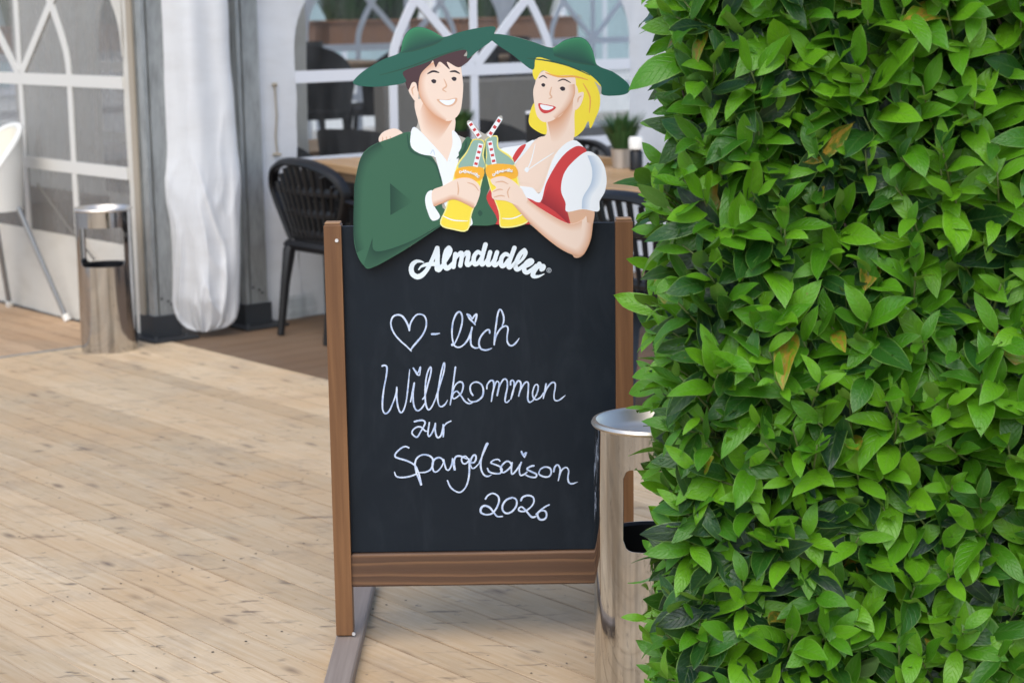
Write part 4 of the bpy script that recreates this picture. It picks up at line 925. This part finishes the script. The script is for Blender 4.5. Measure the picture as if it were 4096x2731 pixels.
# man
plate('hand', [(236,704),(262,668),(326,648),(374,678),(330,700),(322,735),(280,742),(242,726)], SKIN)
for a in ([(250,732),(258,712),(256,695)], [(270,738),(280,715),(278,694)], [(292,740),(303,714),(300,692)], [(316,735),(326,712),(332,694)]): line('knuckle', a, 7, SKINS)
plate('neck', [(450,480),(470,640),(520,760),(620,850),(660,700),(655,560)], SKIN)
shade('neck_tone', [(500,470),(545,560),(620,604),(655,600)], [(468,560),(490,660),(560,720),(600,690)], cST, cSK)
plate('face', [(470,290),(455,400),(480,480),(540,560),(620,605),(670,590),(700,550),(712,480),(716,400),(704,300),(690,260),(560,250)], SKIN)
shade('face_tone', [(560,262),(478,320),(458,400),(480,490),(545,566),(615,606)], [(600,300),(520,340),(505,410),(530,480),(575,540),(625,590)], cST, cSK, .7)
plate('ear', [(404,425),(420,388),(448,385),(462,440),(455,500),(425,470)], SKIN)
line('ear_fold', [(432,460),(425,425),(440,408)], 9, SKINS)
plate('hair', [(372,325),(388,390),(405,428),(425,388),(448,390),(460,440),(464,380),(480,330),(530,280),(545,262),(560,300),(585,268),(640,312),(625,268),(690,300),(745,265),(765,235),(720,235),(735,200),(640,205),(500,270)], HAIRB)
line('eyebrow', [(512,338),(545,322),(580,330)], 12, INK); line('eyebrow', [(640,325),(670,322),(698,336)], 12, INK)
plate('eye', [(534,376),(548,367),(562,374),(560,388),(546,391)], INK); plate('eye', [(650,362),(664,354),(678,360),(676,374),(662,377)], INK)
line('nose', [(606,365),(622,405),(600,425),(622,440)], 9, SKINS)
plate('mouth', [(566,482),(620,484),(680,474),(674,505),(640,524),(598,514)], SKINS); plate('teeth', [(580,486),(630,487),(670,480),(656,507),(620,515)], WHT)
HM = [(90,378),(150,320),(260,255),(358,214),(370,150),(400,95),(445,70),(500,75),(560,102),(605,127),(700,98),(800,76),(896,68),(893,110),(880,148),(800,205),(742,250),(730,200),(620,225),(500,275),(375,325),(388,385),(250,409),(150,408),(102,398)]
plate('hat', HM, HATG); shade('hat_crown', [(362,212),(373,152),(402,98),(445,73),(500,78),(560,105),(604,129)], [(368,216),(400,212),(430,205),(465,198),(500,188),(550,168),(600,140)], cHL, cHD, .6)
line('hat_band', [(362,216),(440,203),(560,165),(606,132)], 9, JACKD); line('hat_fold', [(240,345),(400,300),(560,240),(720,188)], 9, JACKD)
plate('jacket', [(242,725),(300,705),(415,668),(440,760),(540,810),(580,900),(620,1000),(600,1100),(740,1130),(700,840),(680,800),(735,700),(775,716),(860,740),(870,960),(850,1050),(900,1193),(585,1203),(400,1330),(200,1440),(150,1428),(110,1360),(92,1250),(95,1030),(100,950),(130,820),(175,760)], JACK)
plate('shirt', [(560,800),(600,960),(610,1080),(700,1193),(770,1193),(740,1100),(680,960),(690,780),(628,840)], WHT)
plate('collar', [(440,640),(416,700),(425,760),(480,795),(540,805),(625,838),(540,735)], WHT); plate('collar', [(655,660),(690,690),(708,740),(690,785),(640,830),(626,838),(655,740)], WHT)
line('collar_fold', [(530,795),(545,770),(555,800)], 6, WHS)
line('lapel', [(398,680),(420,775),(520,815),(565,860),(592,960)], 14, JACKD); line('lapel', [(735,715),(725,770),(680,820)], 14, JACKD)
shade('sleeve_fold', [(300,960),(301,1050),(302,1142)], [(425,1062),(427,1066),(425,1070)], cJD, cJ)
shade('sleeve_fold', [(240,727),(178,764),(132,822),(102,945),(96,1030),(93,1150),(93,1250),(110,1355)], [(270,770),(215,815),(175,870),(150,960),(145,1040),(140,1150),(140,1250),(160,1330)], cJD, cJ, .8)
shade('sleeve_fold', [(200,1270),(220,1348),(400,1298),(583,1198)], [(150,1424),(210,1436),(400,1328),(586,1206)], cJD, (.028,.098,.058))
plate('button', [(800,1130),(812,1112),(828,1130),(814,1148)], JACKD)
plate('cuff', [(500,1050),(515,1010),(545,1005),(548,1080),(585,1150),(540,1172),(510,1110)], WHT)
# bottles, straws, hands
def bottle(P, Lq, nm):
    line('bottle_outline', P+[P[0]], 16, BLN); plate('bottle', P, YEL); plate('bottle_neck', Lq[0], BGL); plate('bottle_label', Lq[1], ORA)
    line('bottle_line', Lq[2], 7, WHT)
def straw(x0, y0, x1, y1):
    dx, dy = x1-x0, y1-y0; L = math.hypot(dx, dy); nx, ny = -dy/L*14, dx/L*14
    o = plate('straw', [(x0+nx, y0+ny), (x1+nx, y1+ny), (x1-nx, y1-ny), (x0-nx, y0-ny)], WHT, False)
    k = int(L/32)
    for i in range(k):
        a = (i+.25)/k; b = (i+.68)/k; nn = .68
        plate('straw_stripe', [(x0+dx*a+nx*nn, y0+dy*a+ny*nn), (x0+dx*b+nx*nn, y0+dy*b+ny*nn), (x0+dx*b-nx*nn, y0+dy*b-ny*nn), (x0+dx*a-nx*nn, y0+dy*a-ny*nn)], RED, False)
b1 = [(772,712),(834,722),(828,800),(834,860),(800,1020),(760,1130),(738,1222),(665,1218),(592,1190),(625,1100),(660,950),(690,850),(740,780)]
bottle(b1, ([(776,716),(832,726),(826,800),(832,872),(690,872),(740,785)], [(694,872),(828,872),(812,945),(676,938)], [(600,1145),(660,1170),(745,1175)]), 0)
b2 = [(846,712),(908,692),(916,760),(985,810),(1012,880),(1030,970),(1060,1120),(1085,1170),(1020,1200),(945,1206),(930,1190),(925,1120),(880,1000),(850,880),(852,800)]
bottle(b2, ([(848,714),(906,696),(914,762),(984,815),(1002,856),(856,856),(854,800)], [(856,858),(1004,858),(1018,930),(870,935)], [(938,1160),(1000,1160),(1070,1130)]), 1)
straw(752, 612, 812, 700); straw(930, 588, 862, 694); straw(818, 735, 786, 866); straw(868, 720, 894, 850)
plate('hand', [(540,1005),(600,975),(680,935),(750,930),(800,960),(815,1000),(800,1060),(775,1100),(730,1075),(660,1048),(600,1070),(548,1088)], SKIN)
for a in ([(740,955),(780,970),(806,1004)], [(730,1050),(770,1075),(778,1100)], [(684,950),(690,1000),(682,1045)]): line('knuckle', a, 8, SKINS)
shade('hand_tone', [(548,1092),(600,1074),(660,1052),(730,1078),(774,1102)], [(545,1060),(600,1040),(660,1020),(730,1045),(785,1070)], cST, cSK)
plate('forearm', [(1040,985),(1085,1050),(1200,1130),(1320,1190),(1395,1170),(1420,1150),(1415,1250),(1360,1330),(1250,1300),(1130,1200),(1040,1090),(985,1060)], SKIN)
shade('forearm_tone', [(1085,1052),(1200,1132),(1320,1192),(1395,1172)], [(1075,1075),(1190,1165),(1310,1230),(1390,1230)], (.68,.42,.29), cSK)
shade('forearm_tone', [(985,1062),(1120,1210),(1250,1318),(1340,1366),(1398,1370),(1440,1290),(1455,1190)], [(1020,1070),(1140,1185),(1260,1280),(1345,1325),(1370,1320),(1400,1260),(1412,1180)], (.62,.35,.22), cSK)
plate('hand', [(878,935),(940,920),(1000,945),(1045,990),(1080,1060),(1030,1085),(960,1060),(890,1050),(880,1010),(905,985),(880,960)], SKIN)
for a in ([(885,1010),(920,995),(945,998)], [(890,1040),(930,1030),(955,1035)], [(985,980),(970,1010),(978,1045)], [(900,955),(940,950),(975,965)]): line('knuckle', a, 8, SKINS)
def small_word(ox, oy, rot, s):
    global layer
    for sp in A_:
        pts = []
        for p in sp:
            x, y = (p[0]-1100)*s, (p[1]-330)*s*1.0; c, n_ = math.cos(rot), math.sin(rot); pts.append((ox+x*c-y*n_, oy+x*n_+y*c))
        line('label_lettering', pts, 4.2, WHT)
small_word(752, 900, .24, .060); small_word(938, 893, -.22, .060)


# ------------------------------------------------------------------ the laurel hedge
NS, NA = 8, 4
def leaf_shape(L, Wd, fold, bend, twist, wave, ph):
    """arrays of points: origin at the stalk, +y along the leaf, +z its upper side"""
    V_ = []; U_ = []
    for j in range(NS+1):
        t = j/NS
        if j == 0: wd = .035
        else:
            tt = (t-.02)/.98; wd = max(.0, math.sin(math.pi*min(1, tt**.86)))**.72
            if t > .8: wd *= 1-.22*((t-.8)/.2)
        a = bend*t; y = L*(math.sin(a)/bend if abs(bend) > 1e-3 else t); zc = -L*((1-math.cos(a))/bend if abs(bend) > 1e-3 else 0)
        for i in range(NA+1):
            s = i/NA*2-1; x = s*wd*Wd; z = zc+abs(x)*fold - abs(s)**2.5*Wd*wd*.22 + wave*Wd*math.sin(t*9+ph+s*1.3)*abs(s)
            tw = twist*t
            V_.append((x*math.cos(tw)-(z-zc)*math.sin(tw), y, zc+x*math.sin(tw)+(z-zc)*math.cos(tw))); U_.append((i/NA, t))
    return np.array(V_), np.array(U_)
LF = np.array([(j*(NA+1)+i, j*(NA+1)+i+1, (j+1)*(NA+1)+i+1, (j+1)*(NA+1)+i) for j in range(NS) for i in range(NA)])
VAR = []
for k in range(24):
    VAR.append(leaf_shape(1.0, random.uniform(.152, .208), random.uniform(.05, .75), random.uniform(-.35, 1.25), random.uniform(-.6, .6), random.uniform(.02, .20), random.uniform(0, 6)))
leaves = []                    # (variant, 3x3, origin, length, age)
twigs = MB()
X0, X1, Y0, Y1, ZT = .335, 1.42, 3.42, 3.73, 1.95
def basis(d, n):
    d = d.normalized(); x = d.cross(n); x = x.normalized() if x.length > 1e-4 else d.orthogonal().normalized(); z = x.cross(d)
    return np.array([[x[0], d[0], z[0]], [x[1], d[1], z[1]], [x[2], d[2], z[2]]])
def shoot(tip, ax, nl, L0, age0):
    ax = ax.normalized(); ln = .030+.014*nl; o = ax.orthogonal().normalized(); b = ax.cross(o)
    base = tip-ax*(ln+random.uniform(.02, .07)); mid = (tip+base)/2+Vector((random.uniform(-1, 1), random.uniform(-1, 1), -.5))*.006
    twigs.tube([base, mid, tip], [.0030, .0024, .0015], 5)
    ph = random.uniform(0, 6.28)
    for k in range(nl):
        t = k/max(nl-1, 1); p = tip-ax*(ln*(1-t)); a = ph+k*2.4+random.uniform(-.3, .3)
        r = o*math.cos(a)+b*math.sin(a); op = rad(66-36*t+random.uniform(-14, 14))
        d = ax*math.cos(op)+r*math.sin(op); nrm = ax*math.sin(op)-r*math.cos(op)
        d = d+Vector((0, 0, random.uniform(-.12, .22))); nrm = nrm+Vector((random.uniform(-.3, .3), random.uniform(-.3, .3)-.1, random.uniform(-.1, .45)))
        L = L0*(1-.32*t**3)*random.uniform(.8, 1.12)
        leaves.append((random.randrange(len(VAR)), basis(d, nrm), p, L, age0*random.uniform(.8, 1.15)))
def surf_bump(a, b, s): return noise.noise(Vector((a*3.2, b*3.2, s)))*.045+noise.noise(Vector((a*9, b*9, s+4)))*.018
stp = .066
for i in range(int((X1-X0)/stp)):
    for j in range(int((ZT-.05)/stp)):
        x = X0+stp*(i+random.random()); z = .05+stp*(j+random.random())
        y = Y0-.03*(x-.3)+surf_bump(x, z, 1.0)+random.uniform(-.02, .035)
        if x < .42: y += (.42-x)*.55
        ax = Vector((random.uniform(-.85, .15), -1.0, random.uniform(.45, 1.4)))
        shoot(Vector((x, y, z)), ax, random.choice((5, 6, 6, 7, 8)), random.choice((random.uniform(.075, .11), random.uniform(.105, .150), random.uniform(.105, .150))), random.uniform(.50, 1.12))
for i in range(int((Y1-Y0)/stp)+1):
    for j in range(int((ZT-.05)/stp)):
        y = Y0+.04+stp*(i+random.random()); z = .05+stp*(j+random.random())
        if y > Y1: continue
        x = X0+surf_bump(y, z, 2.0)+.045*noise.noise(Vector((z*2.6, 5.0, y*2)))+random.uniform(-.035, .02)
        ax = Vector((-1.0, random.uniform(-1.1, .0), random.uniform(.2, 1.2)))
        shoot(Vector((x, y, z)), ax, random.choice((5, 6, 6, 7)), random.uniform(.085, .125), random.uniform(.45, 1.0))
for i in range(110):                                   # top of the hedge
    p = Vector((random.uniform(X0, X1), random.uniform(Y0, Y1), ZT+random.uniform(-.04, .05)))
    shoot(p, Vector((random.uniform(-.4, .4), random.uniform(-.5, .3), 1)), 6, random.uniform(.08, .11), random.uniform(.6, 1))
NOUT = len(leaves)
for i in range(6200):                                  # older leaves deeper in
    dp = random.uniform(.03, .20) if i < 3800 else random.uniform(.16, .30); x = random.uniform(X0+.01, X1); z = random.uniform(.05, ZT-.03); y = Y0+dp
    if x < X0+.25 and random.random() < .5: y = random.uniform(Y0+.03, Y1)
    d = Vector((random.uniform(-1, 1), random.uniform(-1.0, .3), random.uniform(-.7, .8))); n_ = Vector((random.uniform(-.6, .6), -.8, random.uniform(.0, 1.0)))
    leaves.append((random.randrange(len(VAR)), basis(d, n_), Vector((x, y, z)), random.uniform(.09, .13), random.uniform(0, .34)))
# which leaves show largest in the photograph
NV = (NS+1)*(NA+1)
allv = np.empty((len(leaves), NV, 3))
for i, (k, B, p, L, ag) in enumerate(leaves): allv[i] = (VAR[k][0]*L)@B.T + np.array(p)
D = allv-np.array(OR); kk = D@np.array(FW); px = 2048+D@np.array(RT)/kk*FPX; py = 1365.5-D@np.array(UP)/kk*FPX
bx = np.clip(px/14, 0, 299).astype(int); by = np.clip(py/14, 0, 199).astype(int)
zb = np.full((300, 200), 99.0); np.minimum.at(zb, (bx, by), kk)
inside = (px > 0) & (px < 4096) & (py > 0) & (py < 2731)
vis = ((kk < zb[bx, by]+.012) & inside).mean(axis=1)
q0 = allv[:, LF[:, 0]]; q2 = allv[:, LF[:, 2]]; q1 = allv[:, LF[:, 1]]; q3 = allv[:, LF[:, 3]]
nr = np.cross(q2-q0, q3-q1)*.5; vw = D[:, NV//2]/np.linalg.norm(D[:, NV//2], axis=1)[:, None]
area = np.abs((nr*vw[:, None, :]).sum(2)).sum(1)/kk.mean(1)**2
score = area*np.where(vis > .3, vis, 0)
pick = set(np.argsort(-score)[:300].tolist())
hd = empty('laurel_hedge', (.87, 3.58, 0)); tag(hd, 'dense glossy green laurel hedge filling the right of the picture', 'hedge')
ho = Vector((.87, 3.58, 0))
vm = []
for (vv, uu) in VAR:
    me = bpy.data.meshes.new('leaf'); me.from_pydata(vv.tolist(), [], LF.tolist()); me.materials.append(LEAF)
    ul = me.uv_layers.new(name='UVMap'); ul.data.foreach_set('uv', uu[LF.ravel()].ravel()); me.polygons.foreach_set('use_smooth', [True]*len(LF)); me.update(); vm.append(me)
for i in sorted(pick):
    k, B, p, L, ag = leaves[i]; o = bpy.data.objects.new('leaf', vm[k]); COL.objects.link(o); o.parent = hd
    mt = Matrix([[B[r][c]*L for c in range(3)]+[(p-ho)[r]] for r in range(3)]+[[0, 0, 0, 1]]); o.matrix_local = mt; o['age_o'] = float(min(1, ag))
rest = np.array([i for i in range(len(leaves)) if i not in pick])
RV = allv[rest]-np.array(ho); n = len(rest); fc = (LF[None]+(np.arange(n)*NV)[:, None, None]).reshape(-1, 4)
me = bpy.data.meshes.new('foliage'); me.vertices.add(n*NV); me.vertices.foreach_set('co', RV.ravel())
me.loops.add(fc.size); me.loops.foreach_set('vertex_index', fc.ravel()); me.polygons.add(len(fc))
me.polygons.foreach_set('loop_start', np.arange(len(fc))*4); me.polygons.foreach_set('loop_total', np.full(len(fc), 4)); me.update(calc_edges=True)
me.polygons.foreach_set('use_smooth', np.ones(len(fc), bool)); me.materials.append(LEAF)
uvs = np.concatenate([VAR[leaves[i][0]][1][LF.ravel()] for i in rest]); ul = me.uv_layers.new(name='UVMap'); ul.data.foreach_set('uv', uvs.ravel())
a1 = me.attributes.new('rnd', 'FLOAT', 'POINT'); a1.data.foreach_set('value', np.repeat(rng.random(n), NV))
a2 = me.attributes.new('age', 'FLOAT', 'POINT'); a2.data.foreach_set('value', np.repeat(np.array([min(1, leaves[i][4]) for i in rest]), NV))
me.validate(); o = bpy.data.objects.new('foliage', me); COL.objects.link(o); o.parent = hd; tag(o, kind='stuff')
o = twigs.build('twigs', TWIG, smooth='all'); o.data.transform(Matrix.Translation(-ho)); o.parent = hd; tag(o, kind='stuff')
for k in range(9):
    x = .40+.115*k; m = MB(); pts = [Vector((x, 3.60, -.08))]; z = 0
    for j in range(9):
        z += .2; pts.append(Vector((x+random.uniform(-.05, .05), 3.60+random.uniform(-.05, .05), z)))
    m.tube([p-ho for p in spline(pts, 3)], [.016-.0004*i for i in range(28)][:len(spline(pts, 3))], 7)
    for j in range(10):
        b0 = pts[min(8, j % 8+1)]; dd = Vector((random.uniform(-.6, .6), random.uniform(-1, .3), random.uniform(.2, .9))).normalized()
        m.tube([b0-ho, b0+dd*.07-ho, b0+dd*.15+Vector((0, 0, .01))-ho], [.006, .0045, .0025], 5)
    m.build('stem', BARK, hd, smooth='all')
